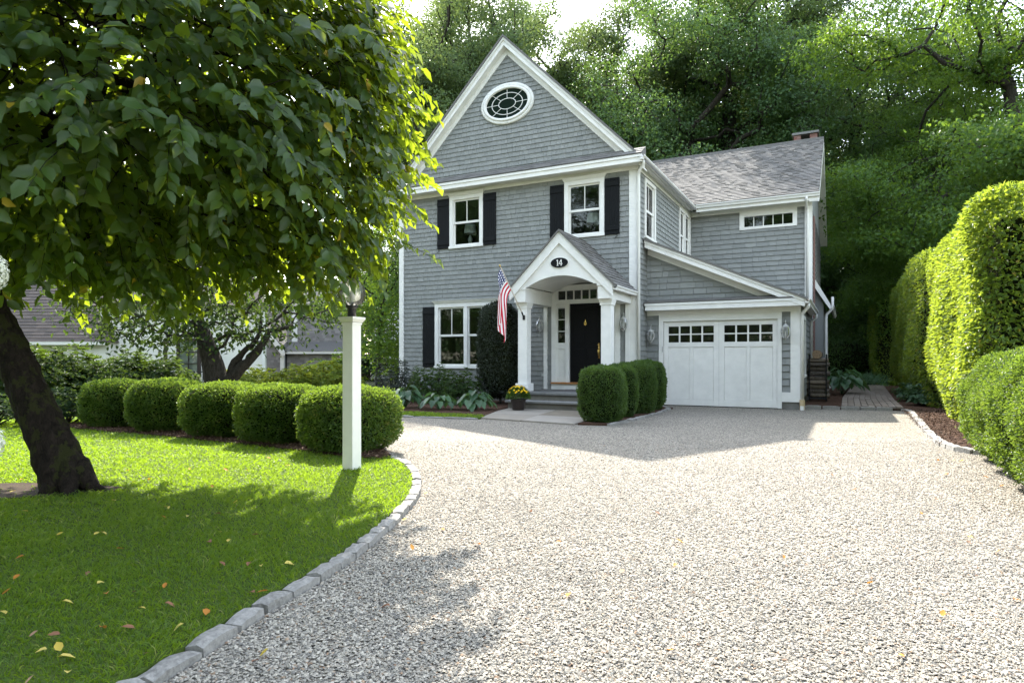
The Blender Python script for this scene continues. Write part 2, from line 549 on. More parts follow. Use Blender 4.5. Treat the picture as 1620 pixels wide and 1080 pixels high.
def leaf_arrays(P, A, N, L, W, full=False, droop=0.15):
    """P base points, A blade axes, N rough normals; returns vertices and faces of all blades"""
    A = unit(A); S = unit(np.cross(A, N)); N = np.cross(S, A)
    L = np.asarray(L)[:, None]; W = np.asarray(W)[:, None]
    k = len(P)
    if not full:
        up = N * W * 0.12
        V = np.stack([P, P + A * L * 0.45 + S * W * 0.5 + up, P + A * L - N * L * droop, P + A * L * 0.45 - S * W * 0.5 + up], 1)
        F = np.arange(k)[:, None] * 4 + np.array([[0, 1, 2, 3]])
        return V.reshape(-1, 3), [F]
    f = N * W * 0.16
    pts = [P,
           P + A * L * 0.25 + S * W * 0.40 + f, P + A * L * 0.28 - N * L * droop * 0.1, P + A * L * 0.25 - S * W * 0.40 + f,
           P + A * L * 0.60 + S * W * 0.44 + f - N * L * droop * 0.4, P + A * L * 0.62 - N * L * droop * 0.45, P + A * L * 0.60 - S * W * 0.44 + f - N * L * droop * 0.4,
           P + A * L - N * L * droop]
    V = np.stack(pts, 1)
    b = np.arange(k)[:, None] * 8
    T = np.concatenate([b + np.array([[0, 2, 1]]), b + np.array([[0, 3, 2]]), b + np.array([[4, 5, 7]]), b + np.array([[5, 6, 7]])], 1).reshape(-1, 3)
    Q = np.concatenate([b + np.array([[1, 2, 5, 4]]), b + np.array([[2, 3, 6, 5]])], 1).reshape(-1, 4)
    return V.reshape(-1, 3), [T, Q]


def leaf_mesh(name, P, A, N, L, W, mt, tint=None, full=False, droop=0.15, smooth=False):
    V, F = leaf_arrays(P, A, N, L, W, full, droop)
    t = RNG.random(len(P)) if tint is None else tint
    tt = np.concatenate([np.repeat(t, 4), np.repeat(t, 2)]) if full else t
    return new_mesh(name, V, F, mt, tt, smooth)


def tubes(name, nodes, par, rad, mt, org=(0, 0, 0), sides=6):
    """frustums between every node and its parent"""
    nodes = np.asarray(nodes) - np.asarray(org)
    idx = np.array([i for i in range(len(nodes)) if par[i] >= 0])
    pa = np.array([par[i] for i in idx])
    B = nodes[pa]; T = nodes[idx]
    d = unit(T - B)
    ref = np.where(np.abs(d[:, 2:3]) > 0.9, np.array([[1.0, 0, 0]]), np.array([[0, 0, 1.0]]))
    u = unit(np.cross(d, ref)); w = np.cross(d, u)
    rt = rad[idx][:, None, None]; rb = np.minimum(rad[pa], rad[idx] * 1.35)[:, None, None]
    ang = np.arange(sides) * 2 * math.pi / sides
    ring = u[:, None] * np.cos(ang)[None, :, None] + w[:, None] * np.sin(ang)[None, :, None]
    B2 = B - d * rad[idx][:, None] * 0.3
    V = np.concatenate([B2[:, None] + ring * rb, T[:, None] + ring * rt], 1).reshape(-1, 3)
    k = np.arange(sides); k2 = (k + 1) % sides
    q = np.stack([k, k2, sides + k2, sides + k], 1)
    F = (np.arange(len(idx)) * 2 * sides)[:, None, None] + q[None]
    return new_mesh(name, V, [F.reshape(-1, 4)], mt, np.full(len(idx) * sides, 0.5), True)


def skeleton(chain, targets, tip=0.006, bend=0.10, power=2.3):
    """grow a branch net from a trunk chain out to the target points; nearer targets first"""
    nodes = [np.array(c, float) for c in chain]
    par = [-1] + list(range(len(chain) - 1))
    plen = [0.0]
    for i in range(1, len(chain)):
        plen.append(plen[-1] + np.linalg.norm(nodes[i] - nodes[i - 1]) * 0.15)
    first = max(1, int(len(chain) * 0.45))
    top = np.array(chain[-1])
    order = np.argsort(np.linalg.norm(targets - top, axis=1))
    arr = np.zeros((len(chain) + len(targets) * 3 + 5, 3)); arr[:len(chain)] = nodes
    pl = np.zeros(len(arr)); pl[:len(chain)] = plen
    pl[:first] += 50
    k = len(chain); ends = []
    for ti in order:
        t = targets[ti]
        dist = np.linalg.norm(arr[:k] - t, axis=1)
        j = int(np.argmin(dist + 0.35 * pl[:k]))
        a = arr[j]; L = dist[j]
        prev = j
        for s in (0.35, 0.7, 1.0):
            q = a + (t - a) * s
            if s < 1:
                q = q + RNG.normal(size=3) * L * bend * 0.5 + np.array([0, 0, L * bend * 0.6])
            arr[k] = q; par.append(prev); pl[k] = pl[prev] + L * 0.34
            prev = k; k += 1
        ends.append((k - 1, ti))
    rad = np.zeros(k)
    acc = np.zeros(k)
    for i in range(k - 1, -1, -1):
        if acc[i] == 0:
            acc[i] = tip ** power
        rad[i] = acc[i] ** (1 / power)
        if par[i] >= 0:
            acc[par[i]] += acc[i]
    return arr[:k], par, rad, ends


def in_poly(P, poly):
    x, y = P[:, 0], P[:, 1]
    r = np.zeros(len(P), bool)
    n_ = len(poly)
    for i in range(n_):
        x0, y0 = poly[i]; x1, y1 = poly[(i + 1) % n_]
        c = ((y0 > y) != (y1 > y)) & (x < (x1 - x0) * (y - y0) / (y1 - y0 + 1e-12) + x0)
        r ^= c
    return r


def to_view(P):
    r = P[:, 0] * VR[0] + P[:, 1] * VR[1]
    d = P[:, 0] * VD[0] + P[:, 1] * VD[1]
    return r, d


def sheet(name, poly, z, mt, thick=0.05, label=None, cat=None, kind='structure'):
    """flat ground piece with a real edge"""
    me = bpy.data.meshes.new(name)
    c = np.mean(poly, axis=0)
    n_ = len(poly)
    V = [(p[0] - c[0], p[1] - c[1], z) for p in poly] + [(p[0] - c[0], p[1] - c[1], z - thick) for p in poly]
    F = [tuple(range(n_))] + [(i, n_ + i, n_ + (i + 1) % n_, (i + 1) % n_) for i in range(n_)]
    a = sum(poly[i][0] * poly[(i + 1) % n_][1] - poly[(i + 1) % n_][0] * poly[i][1] for i in range(n_))
    if a < 0:
        F = [tuple(reversed(f)) for f in F]
    me.from_pydata(V, [], F)
    me.materials.append(mt)
    me.update()
    o = link(name, me, None, (c[0], c[1], 0))
    return tag(o, label, cat, None, kind)


def smooth_line(pts, step=0.1):
    P = np.array(pts, float)
    out = []
    for i in range(len(P) - 1):
        p0 = P[max(i - 1, 0)]; p1 = P[i]; p2 = P[i + 1]; p3 = P[min(i + 2, len(P) - 1)]
        k = max(2, int(np.linalg.norm(p2 - p1) / step))
        for j in range(k):
            t = j / k
            out.append(0.5 * ((2 * p1) + (-p0 + p2) * t + (2 * p0 - 5 * p1 + 4 * p2 - p3) * t * t + (-p0 + 3 * p1 - 3 * p2 + p3) * t ** 3))
    out.append(P[-1])
    return np.array(out)


# ------------------------------------------------------------------ ground, driveway, lawn, beds
sheet('ground', [(-400, -300), (400, -300), (400, 500), (-400, 500)], -0.10, M['ground'], 0.05, 'rough dark green ground reaching back under the trees', 'ground')
sheet('road', [(-60, -10.5), (60, -10.5), (60, -3.5), (-60, -3.5)], -0.004, M['asphalt'], 0.06, 'unseen grey asphalt road added behind the camera to dim pane reflections', 'road')  # unseen, added as a dark surface to keep window reflections dim
sheet('driveway', [(-19, -3.4), (8, -3.4), (8, 17.6), (-19, 17.6)], 0.0, M['gravel_bed'], 0.06, 'pale grey gravel driveway in front of the house', 'driveway')

KERB = smooth_line([(-2.02, -0.6), (-2.12, 0.5), (-2.2, 1.25), (-2.29, 1.75), (-2.39, 2.07), (-2.46, 2.39), (-2.53, 2.73), (-2.68, 3.22), (-2.97, 3.95), (-3.32, 4.66), (-3.83, 5.38),
                    (-4.40, 5.97), (-4.98, 6.39), (-5.5, 6.85), (-6.2, 7.25), (-7.2, 7.6), (-8.6, 7.9), (-10.5, 8.1), (-13, 8.2)], 0.05)
tan = unit(np.gradient(KERB, axis=0))
KIN = KERB + np.stack([-tan[:, 1], tan[:, 0]], 1) * 0.10
LAWN = [tuple(p) for p in KIN[::4]] + [(-16, 8.2), (-16, -4), (-2.2, -4)]
sheet('lawn', LAWN, 0.035, M['turf'], 0.09, 'mown green lawn edged with granite blocks', 'lawn')
BED1 = [tuple(lv((px - 810) / 1022 * d, d, 0)[:2]) for px, d in
        ((120, 10.75), (180, 10.25), (260, 9.75), (340, 9.1), (420, 8.55), (500, 8.0), (560, 7.65), (604, 7.55), (618, 7.75), (606, 8.4), (560, 8.85), (480, 9.5), (360, 10.5), (240, 11.2), (140, 11.8), (100, 11.4))]
sheet('mulch_bed', BED1, 0.055, M['mulch'], 0.05, 'dark bark mulch under the row of round boxwoods', 'mulch bed')
SOIL = [tuple(lv(-4.75 + 1.25 * math.cos(a) * (1 + 0.12 * math.sin(3 * a)), 5.72 + 0.33 * math.sin(a) * (1 + 0.1 * math.cos(5 * a)), 0)[:2]) for a in np.arange(0, 6.28, 0.2)]
sheet('bare_soil', SOIL, 0.042, M['soil'], 0.02, 'patch of bare brown soil beside the leaning trunk', 'soil')
STRIP = [tuple(p) for p in smooth_line([(-13.5, 10.45), (-11.5, 10.66), (-10, 10.78), (-8.43, 10.90), (-7.25, 11.02), (-6.5, 11.14)], 0.2)] + [(-6.62, 11.6), (-7.4, 11.75), (-9, 11.7), (-13.5, 11.6)]
sheet('grass_strip', STRIP, 0.03, M['turf'], 0.08, 'narrow strip of grass before the foundation planting', 'lawn')
BED2 = [(-13.6, 11.55), (-9, 11.66), (-7.4, 11.72), (-6.66, 11.6), (-6.9, 12.4), (-7.25, 13.6), (-7.25, 15.9), (-13.6, 15.9)]
sheet('foundation_bed', BED2, 0.04, M['mulch'], 0.09, 'dark mulched bed along the front of the house', 'mulch bed')
RK = smooth_line([(1.10, 17.35), (1.19, 16.6), (1.16, 15.2), (1.13, 13.7), (1.10, 12.4), (1.09, 11.6), (1.10, 10.9), (1.14, 10.5), (1.22, 10.15), (1.38, 9.92), (1.62, 9.82)], 0.05)
BED3 = [(p[0] + 0.09, p[1] + (0.06 if p[1] < 10.6 else 0)) for p in RK[::3]] + [(2.0, 9.85), (2.0, 9.7), (9, 9.7), (9, 40), (1.35, 40), (1.22, 30), (1.2, 18)]
sheet('hedge_bed', BED3, 0.045, M['mulch'], 0.09, 'reddish brown bark mulch along the foot of the tall hedge', 'mulch bed')
BED4 = [(-0.98, 17.2), (-0.12, 17.25), (-0.12, 24.5), (0.1, 30), (-0.6, 32), (-0.98, 32)]
sheet('side_bed', BED4, 0.05, M['mulch'], 0.09, 'dark mulch bed under the firewood at the house side', 'mulch bed')
sheet('back_lawn', [(-0.5, 33.2), (2.0, 33.2), (3.0, 44), (-4, 44)], 0.06, M['turf'], 0.1, 'sunlit patch of grass at the end of the brick path', 'lawn')
BED5 = [(-4.35, 11.0), (-3.75, 11.15), (-3.72, 15.6), (-4.5, 16.7), (-4.68, 16.7), (-4.6, 13.8), (-4.42, 13.7)]
sheet('boxwood_bed', BED5, 0.035, M['mulch'], 0.06, 'narrow mulch bed under the boxwoods beside the steps', 'mulch bed')


def chips(name, poly, k, z, label):
    P = np.array(poly); lo = P.min(0); hi = P.max(0)
    Q = RNG.random((k * 3, 2)) * (hi - lo) + lo
    Q = Q[in_poly(Q, poly)][:k]
    k = len(Q)
    A = rand_dirs(k); A[:, 2] *= 0.3
    N = rand_dirs(k) * 0.5 + np.array([0, 0, 1])
    me = leaf_mesh(name, np.c_[Q, np.full(k, z) + RNG.random(k) * 0.012], A, N, 0.03 + RNG.random(k) * 0.04, 0.01 + RNG.random(k) * 0.012, M['chip'])
    tag(link(name, me), label, 'mulch', None, 'stuff')
chips('bark_chips', [(1.1, 17.3), (1.1, 10.6), (1.4, 9.95), (2.6, 9.95), (2.6, 17.3)], 6000, 0.05, 'loose bark chips before the tall hedge')
chips('mulch_chips', BED1, 7000, 0.06, 'loose bark chips under the round boxwoods')


def kerb_stone(L, W, H, mtl):
    """rough split granite block"""
    b = MB(); b.tint = random.random()
    nx, ny = 5, 3
    skew = random.uniform(-0.012, 0.012)
    top = []; bot = []
    for j in range(ny):
        for i in range(nx):
            x = -L / 2 + L * i / (nx - 1); y = -W / 2 + W * j / (ny - 1)
            ex = i in (0, nx - 1); ey = j in (0, ny - 1)
            q = 0.004 if not (ex or ey) else 0.006
            z = H + random.uniform(-q, q) - (0.009 if ex else 0) - (0.006 if ey else 0)
            top.append((x * (0.985 if ex else 1) + random.uniform(-q, q) + skew * y / W, y * (0.94 if ey else 1) + random.uniform(-q, q), z))
            bot.append((x + skew * y / W, y * 1.04, -0.06))
    V = top + bot
    n0 = nx * ny
    F = [(j * nx + i, j * nx + i + 1, (j + 1) * nx + i + 1, (j + 1) * nx + i) for j in range(ny - 1) for i in range(nx - 1)]
    rim = [i for i in range(nx)] + [j * nx + nx - 1 for j in range(1, ny)] + [(ny - 1) * nx + i for i in range(nx - 2, -1, -1)] + [j * nx for j in range(ny - 2, 0, -1)]
    F += [(rim[k], n0 + rim[k], n0 + rim[(k + 1) % len(rim)], rim[(k + 1) % len(rim)]) for k in range(len(rim))]
    b.add(V, F)
    return b.mesh('kerb_stone', mtl)


def kerb(name, line, off, W, H, lmin, lmax, label):
    root = empty(name, (line[0][0], line[0][1], 0))
    tag(root, label, 'kerb', None, 'structure')
    seg = np.linalg.norm(np.diff(line, axis=0), axis=1)
    cum = np.concatenate([[0], np.cumsum(seg)])
    s = 0.0
    while s < cum[-1] - 0.15:
        L = random.uniform(lmin, lmax)
        a = np.array([np.interp(s + 0.012, cum, line[:, k]) for k in (0, 1)])
        b = np.array([np.interp(min(s + L - 0.012, cum[-1]), cum, line[:, k]) for k in (0, 1)])
        t = (b - a) / np.linalg.norm(b - a)
        c = (a + b) / 2 + np.array([-t[1], t[0]]) * off
        o = link('kerb_stone', kerb_stone(np.linalg.norm(b - a), W, H + random.uniform(-0.008, 0.008), M['granite']), root, (c[0] - line[0][0], c[1] - line[0][1], 0))
        o.rotation_euler = (random.uniform(-0.03, 0.03), random.uniform(-0.02, 0.02), math.atan2(t[1], t[0]) + random.uniform(-0.03, 0.03))
        s += L
    return root
kerb('lawn_kerb', KERB, 0.05, 0.088, 0.05, 0.18, 0.26, 'curved row of grey granite blocks edging the front lawn')
kerb('bed_kerb', RK, 0.06, 0.11, 0.07, 0.24, 0.32, 'pale granite block edging beside the hedge bed')
kerb('path_kerb', np.array([(-0.92, 17.12), (0.0, 17.2), (1.05, 17.38)]), 0.05, 0.10, 0.09, 0.30, 0.42, 'row of granite blocks across the mouth of the brick path')
kerb('strip_kerb', smooth_line([(-13.5, 10.35), (-11.5, 10.56), (-10, 10.68), (-8.43, 10.80), (-7.25, 10.92), (-6.5, 11.04)], 0.2), 0.05, 0.10, 0.035, 0.5, 0.8, 'thin pale stone edging before the grass strip')
kerb('boxwood_kerb', np.array([(-3.78, 11.1), (-3.70, 12.5), (-3.66, 14.0), (-3.75, 15.4), (-4.2, 16.3)]), 0.0, 0.10, 0.05, 0.35, 0.6, 'low stone edging beside the boxwoods by the steps')

# gravel stones (nobody could count them)
def pebbles():
    octv = np.array([(1, 0.1, 0), (0, 1, 0.15), (-1, 0, 0.1), (0.1, -1, 0), (0, 0.1, 1), (0, 0, -1)], float)
    octf = np.array([(0, 1, 4), (1, 2, 4), (2, 3, 4), (3, 0, 4)])
    kp = [tuple(p) for p in KERB[::4]] + [(-16, 8.2), (-16, -4), (-2.2, -4)]
    gem = np.array([(1, -0.75, -0.25), (0.85, 0.8, -0.25), (-0.9, 0.7, -0.25), (-1, -0.8, -0.25), (0.45, 0.1, 0.75), (-0.5, -0.12, 0.68)])
    gef = np.array([(0, 1, 4), (2, 3, 5), (1, 2, 5), (1, 5, 4), (3, 0, 4), (3, 4, 5)])
    for nm, base, fc, d0, d1, dens, r0 in (('gravel', gem, gef, 2.2, 3.9, 12000, 0.0056), ('gravel_beyond', octv, octf, 3.9, 9.5, 4900, 0.0070)):
        k = int((d1 - d0) * (2 * 0.83 * d1) * dens)
        d = d0 + (d1 - d0) * RNG.random(k)
        r = (RNG.random(k) * 2 - 1) * 0.83 * d1
        keep = (np.abs(r) < 0.83 * d + 0.1)
        if nm != 'gravel':
            keep &= RNG.random(k) < np.clip((4.6 / d) ** 1.9, 0, 1)
        d = d[keep]; r = r[keep]
        P = np.c_[VR[0] * r + VD[0] * d, VR[1] * r + VD[1] * d]
        ok = ~in_poly(P, kp) & ~in_poly(P, BED3) & (P[:, 1] < 16.7) & ~((P[:, 1] > 10.85) & (P[:, 0] < -3.7)) & (P[:, 0] < 4)
        P = P[ok]; k = len(P)
        s = r0 * (0.55 + 0.9 * RNG.random(k) ** 1.5)
        sc = s[:, None, None] * (np.array([1, 1, 0.55]) * (0.65 + 0.7 * RNG.random((k, 1, 3))))
        a = RNG.random(k) * 6.28
        bv = base[None] * sc * (1 + RNG.normal(size=(k, len(base), 1)) * 0.13)
        tilt = RNG.normal(size=(k, 2)) * 0.22
        bv[:, :, 2] += bv[:, :, 0] * tilt[:, :1] + bv[:, :, 1] * tilt[:, 1:]
        x = bv[:, :, 0] * np.cos(a)[:, None] - bv[:, :, 1] * np.sin(a)[:, None]
        y = bv[:, :, 0] * np.sin(a)[:, None] + bv[:, :, 1] * np.cos(a)[:, None]
        z = bv[:, :, 2] + (s * 0.4)[:, None] + (RNG.random(k) * 0.006)[:, None]
        V = np.stack([x + P[:, :1], y + P[:, 1:], z], 2).reshape(-1, 3)
        F = (np.arange(k) * len(base))[:, None, None] + fc[None]
        t = RNG.random(k)
        me = new_mesh(nm, V, [F.reshape(-1, 3)], M['gravel'], np.repeat(t, len(fc)), False)
        tag(link(nm, me), 'loose pale gravel stones near the camera' if nm == 'gravel' else 'loose pale gravel stones across the middle of the driveway', 'gravel', None, 'stuff')
pebbles()

# grass blades (nobody could count them)
def grass(name, poly, dens, d0, d1, h0, label, skip=(), z=0.03, fall=4.0):
    P = np.array(poly); lo = P.min(0); hi = P.max(0)
    k = int((hi[0] - lo[0]) * (hi[1] - lo[1]) * dens)
    Q = RNG.random((k, 2)) * (hi - lo) + lo
    r, d = to_view(Q)
    keep = (d > d0) & (d < d1) & (np.abs(r) < 0.84 * d + 0.2) & (RNG.random(k) < np.clip((fall / d) ** 1.5, 0, 1))
    Q = Q[keep]
    ok = in_poly(Q, poly)
    for s_ in skip:
        ok &= ~in_poly(Q, s_) | (RNG.random(len(Q)) < 0.06)
    Q = Q[ok]; k = len(Q)
    r, d = to_view(Q)
    # tufts lean together a little
    f = np.sin(Q[:, 0] * 5.1 + np.sin(Q[:, 1] * 4.3)) * 0.5 + np.sin(Q[:, 1] * 7.7 + Q[:, 0] * 2) * 0.5
    a = RNG.random(k) * 6.28
    lean = 0.25 + RNG.random(k) * 0.65
    A = np.c_[np.cos(a) * lean + 0.25 * f, np.sin(a) * lean + 0.2 * f, np.ones(k)]
    L = h0 * (0.55 + RNG.random(k) * 0.8) * (1 + 0.25 * f)
    W = (0.0035 + 0.0025 * RNG.random(k)) * np.clip(d / 4, 1, 2.4)
    S = unit(np.cross(A, rand_dirs(k))); A = unit(A)
    B = np.c_[Q, np.full(k, z)]
    mid = B + A * L[:, None] * 0.55
    tipp = B + A * L[:, None] + np.c_[np.cos(a), np.sin(a), -0.6 * np.ones(k)] * (L * 0.28)[:, None]
    V = np.stack([B - S * W[:, None] / 2, B + S * W[:, None] / 2, mid + S * W[:, None] / 2.4, mid - S * W[:, None] / 2.4, tipp], 1).reshape(-1, 3)
    b = np.arange(k)[:, None] * 5
    t = np.clip(0.45 + 0.2 * f + RNG.normal(size=k) * 0.18, 0, 0.92)
    t[RNG.random(k) < 0.03] = 1.0
    me = new_mesh(name, V, [b + np.array([[3, 2, 4]]), b + np.array([[0, 1, 2, 3]])], M['grass'], np.concatenate([t, t]))
    tag(link(name, me), label, 'grass', None, 'stuff')
grass('grass', LAWN, 6000, 1.9, 13, 0.042, 'short green grass blades of the front lawn', (BED1, SOIL))
grass('grass_by_bed', STRIP, 1500, 8, 30, 0.05, 'short grass blades in front of the foundation bed', z=0.025, fall=20)
grass('grass_at_path_end', [(-0.5, 33.2), (2.0, 33.2), (2.4, 38), (-1, 38)], 400, 20, 60, 0.09, 'sunlit grass blades beyond the brick path', z=0.05, fall=60)

# brick path: the nearest rows brick by brick, the rest as one piece
path = empty('brick_path', (0.5, 17.5, 0))
tag(path, 'tan brick path running back between house and hedge', 'path', None, 'structure')
b = MB(); b.prism([(-0.12, 17.3, 0.05), (1.2, 17.45, 0.05), (1.22, 34, 0.05), (0.1, 34, 0.05)], (0, 0, -0.05)); b.build('joint_sand', M['soil'], path)
rest = MB()
bms = []
for k in range(6):
    q = MB(); q.tint = random.random(); q.box(-0.064, 0.064, -0.105, 0.105, -0.03, 0.02)
    bms.append(q.mesh('brick', M['paver']))
cols = 9
for i in range(cols):
    for r_ in range(70):
        y = 17.52 + r_ * 0.226 + (0.113 if i % 2 else 0) + i * 0.008
        if y > 33.9: continue
        x = -0.05 + i * 0.144 * (1 - max(0, y - 21) * 0.012) + max(0, y - 21) * 0.034
        if i == 0 or i == cols - 1: x += 0
        if r_ < 16:
            o = link('brick', random.choice(bms), path, (x - 0.5, y - 17.5, 0.068 + random.uniform(-0.003, 0.003)))
            o.rotation_euler = (random.uniform(-0.02, 0.02), random.uniform(-0.02, 0.02), random.uniform(-0.03, 0.03))
        else:
            rest.tint = random.random()
            rest.box(x - 0.067, x + 0.067, y - 0.108, y + 0.108, 0.04, 0.088 + random.uniform(-0.003, 0.003))
tag(rest.build('distant_brick', M['paver'], path), kind='stuff')

# ------------------------------------------------------------------ the house
F0 = 15.88                       # front wall
GX = 16.75                       # garage front
WY = 22.10                       # rear wing front
XL, XR, XG = -12.07, -4.69, -1.0
APX, APZ = -8.38, 10.06
house = empty('house', (-8.4, 16, 0), 0, 'grey shingled two-storey house with white trim, porch and attached garage', 'house')


class Plane:
    """wall coordinates: u along the wall, z up, o outwards"""
    def __init__(s, org, u, nrm):
        s.o = np.array(org, float); s.u = np.array(u, float); s.n = np.array(nrm, float)

    def p(s, u, z, o=0.0):
        return s.o + s.u * u + s.n * o + np.array([0, 0, z])

    def slab(s, b, u0, u1, z0, z1, o0, o1):
        V = [s.p(u0, z0, o0), s.p(u1, z0, o0), s.p(u1, z0, o1), s.p(u0, z0, o1), s.p(u0, z1, o0), s.p(u1, z1, o0), s.p(u1, z1, o1), s.p(u0, z1, o1)]
        return b.hexa(V)


FRONT = Plane((0, F0, 0), (1, 0, 0), (0, -1, 0))
SIDE = Plane((XR, 0, 0), (0, 1, 0), (1, 0, 0))
GAR = Plane((0, GX, 0), (1, 0, 0), (0, -1, 0))
WING = Plane((0, WY, 0), (1, 0, 0), (0, -1, 0))
GSIDE = Plane((XG, 0, 0), (0, 1, 0), (1, 0, 0))

cells = []                      # every wall shingle: (size seen from the camera, vertices, tint)


def shingles(pl, z0, z1, expo, ints, holes, wmin, wmax, th=0.026):
    z = z0
    while z < z1 - 0.02:
        e = min(expo, z1 - z)
        for (a, b_) in ints(z + e / 2):
            segs = [(a, b_)]
            for (h0, h1, hz0, hz1) in holes:
                if hz0 < z + e / 2 < hz1:
                    ns = []
                    for (s0, s1) in segs:
                        if h1 <= s0 or h0 >= s1: ns.append((s0, s1)); continue
                        if h0 > s0: ns.append((s0, h0))
                        if h1 < s1: ns.append((h1, s1))
                    segs = ns
            for (s0, s1) in segs:
                u = s0 - random.uniform(0, wmax * 0.8)
                while u < s1:
                    w = random.uniform(wmin, wmax)
                    ua, ub = max(u, s0) + 0.0015, min(u + w, s1) - (0.0035 if th < 0.03 else 0.007)
                    u += w
                    if ub - ua < 0.015: continue
                    t = th + random.uniform(-0.002, 0.002)
                    zb = z + random.uniform(-0.003, 0.003)
                    zt = z + e + 0.012
                    V = [pl.p(ua, zb, 0), pl.p(ub, zb, 0), pl.p(ub, zb, t), pl.p(ua, zb, t), pl.p(ua, zt, 0), pl.p(ub, zt, 0), pl.p(ub, zt, 0.004), pl.p(ua, zt, 0.004)]
                    c_ = pl.p((ua + ub) / 2, z, 0) - CAMP
                    dd = np.linalg.norm(c_)
                    cells.append(((ub - ua) * e * abs(np.dot(c_, pl.n)) / dd ** 3, V, min(1, max(0, random.gauss(0.5, 0.2)))))
        z += expo


def wall(name, pl, u0, u1, z0, z1, holes, thick=0.2):
    us = sorted({u0, u1, *[h for q in holes for h in q[:2] if u0 < h < u1]})
    zs = sorted({z0, z1, *[h for q in holes for h in q[2:] if z0 < h < z1]})
    b = MB()
    for i in range(len(us) - 1):
        for j in range(len(zs) - 1):
            uc, zc = (us[i] + us[i + 1]) / 2, (zs[j] + zs[j + 1]) / 2
            if any(q[0] < uc < q[1] and q[2] < zc < q[3] for q in holes): continue
            pl.slab(b, us[i], us[i + 1], zs[j], zs[j + 1], 0, -thick)
    b.tint = 0.3
    return b.build(name, M['shingle'], house)


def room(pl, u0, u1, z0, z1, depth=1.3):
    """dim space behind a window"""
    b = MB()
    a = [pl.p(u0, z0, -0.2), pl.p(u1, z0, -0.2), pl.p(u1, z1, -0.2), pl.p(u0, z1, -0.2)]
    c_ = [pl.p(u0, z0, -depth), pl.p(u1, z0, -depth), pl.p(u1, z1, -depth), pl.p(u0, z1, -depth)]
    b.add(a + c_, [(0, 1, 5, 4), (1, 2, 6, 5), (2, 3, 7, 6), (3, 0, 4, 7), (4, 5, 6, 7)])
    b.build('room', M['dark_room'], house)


def window(pl, u0, u1, z0, z1, units=1, crown=True, trim=0.115, top_grid=2, meet=None, sash=0.045, dark=False):
    """casing u0..u1, z0..z1 (outside); glass openings inside"""
    b = MB()
    gz0, gz1 = z0 + 0.065, z1 - trim * 0.95
    mull = 0.11
    gw = (u1 - u0 - 2 * trim - mull * (units - 1)) / units
    pl.slab(b, u0, u0 + trim, z0 + 0.06, z1, -0.05, 0.045)
    pl.slab(b, u1 - trim, u1, z0 + 0.06, z1, -0.05, 0.045)
    pl.slab(b, u0 + trim, u1 - trim, gz1, z1, -0.05, 0.044)
    for k in range(units - 1):
        um = u0 + trim + gw * (k + 1) + mull * k
        pl.slab(b, um, um + mull, gz0, gz1, -0.05, 0.040)
    w = b.build('window', M['white'], house)
    s = MB(); pl.slab(s, u0 - 0.015, u1 + 0.015, z0, z0 + 0.065, -0.05, 0.07); s.build('sill', M['white'], w)
    if crown:
        s = MB()
        V = [pl.p(u0 - 0.01, z1, -0.0), pl.p(u1 + 0.01, z1, 0.0), pl.p(u1 + 0.01, z1, 0.055), pl.p(u0 - 0.01, z1, 0.055),
             pl.p(u0 - 0.065, z1 + 0.085, 0), pl.p(u1 + 0.065, z1 + 0.085, 0), pl.p(u1 + 0.065, z1 + 0.085, 0.11), pl.p(u0 - 0.065, z1 + 0.085, 0.11)]
        s.hexa(V); s.build('crown_moulding', M['white'], w)
    mz = (gz0 + gz1) / 2 if meet is None else meet
    for k in range(units):
        a = u0 + trim + (gw + mull) * k; c_ = a + gw
        fm = MB()
        for (q0, q1, r0, r1, o) in ((a, a + sash, mz, gz1, -0.01), (c_ - sash, c_, mz, gz1, -0.01), (a + sash, c_ - sash, gz1 - sash, gz1, -0.01), (a, c_, mz - 0.03, mz + 0.03, -0.008),
                                    (a, a + sash, gz0, mz - 0.03, -0.03), (c_ - sash, c_, gz0, mz - 0.03, -0.03), (a + sash, c_ - sash, gz0, gz0 + sash * 1.3, -0.03)):
            pl.slab(fm, q0, q1, r0, r1, o, o - 0.035)
        if top_grid:
            for q in range(1, top_grid):
                um = a + (c_ - a) * q / top_grid
                pl.slab(fm, um - 0.011, um + 0.011, mz + 0.03, gz1 - sash, -0.012, -0.04)
        fm.build('sash', M['white'], w)
        for (q0, q1, o) in ((mz + 0.03, gz1 - sash, -0.028), (gz0 + sash * 1.3, mz - 0.03, -0.048)):
            g_ = MB()
            if q0 > mz and top_grid:
                for q in range(top_grid):
                    g_ = MB()
                    pl.slab(g_, a + sash + (gw - 2 * sash) * q / top_grid, a + sash + (gw - 2 * sash) * (q + 1) / top_grid, q0, q1, o, o - 0.003)
                    g_.build('pane', M['glass'], w)
            else:
                pl.slab(g_, a + sash, c_ - sash, q0, q1, o, o - 0.003)
                g_.build('pane', M['glass'], w)
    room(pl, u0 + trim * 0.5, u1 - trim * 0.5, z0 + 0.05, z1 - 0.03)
    return w


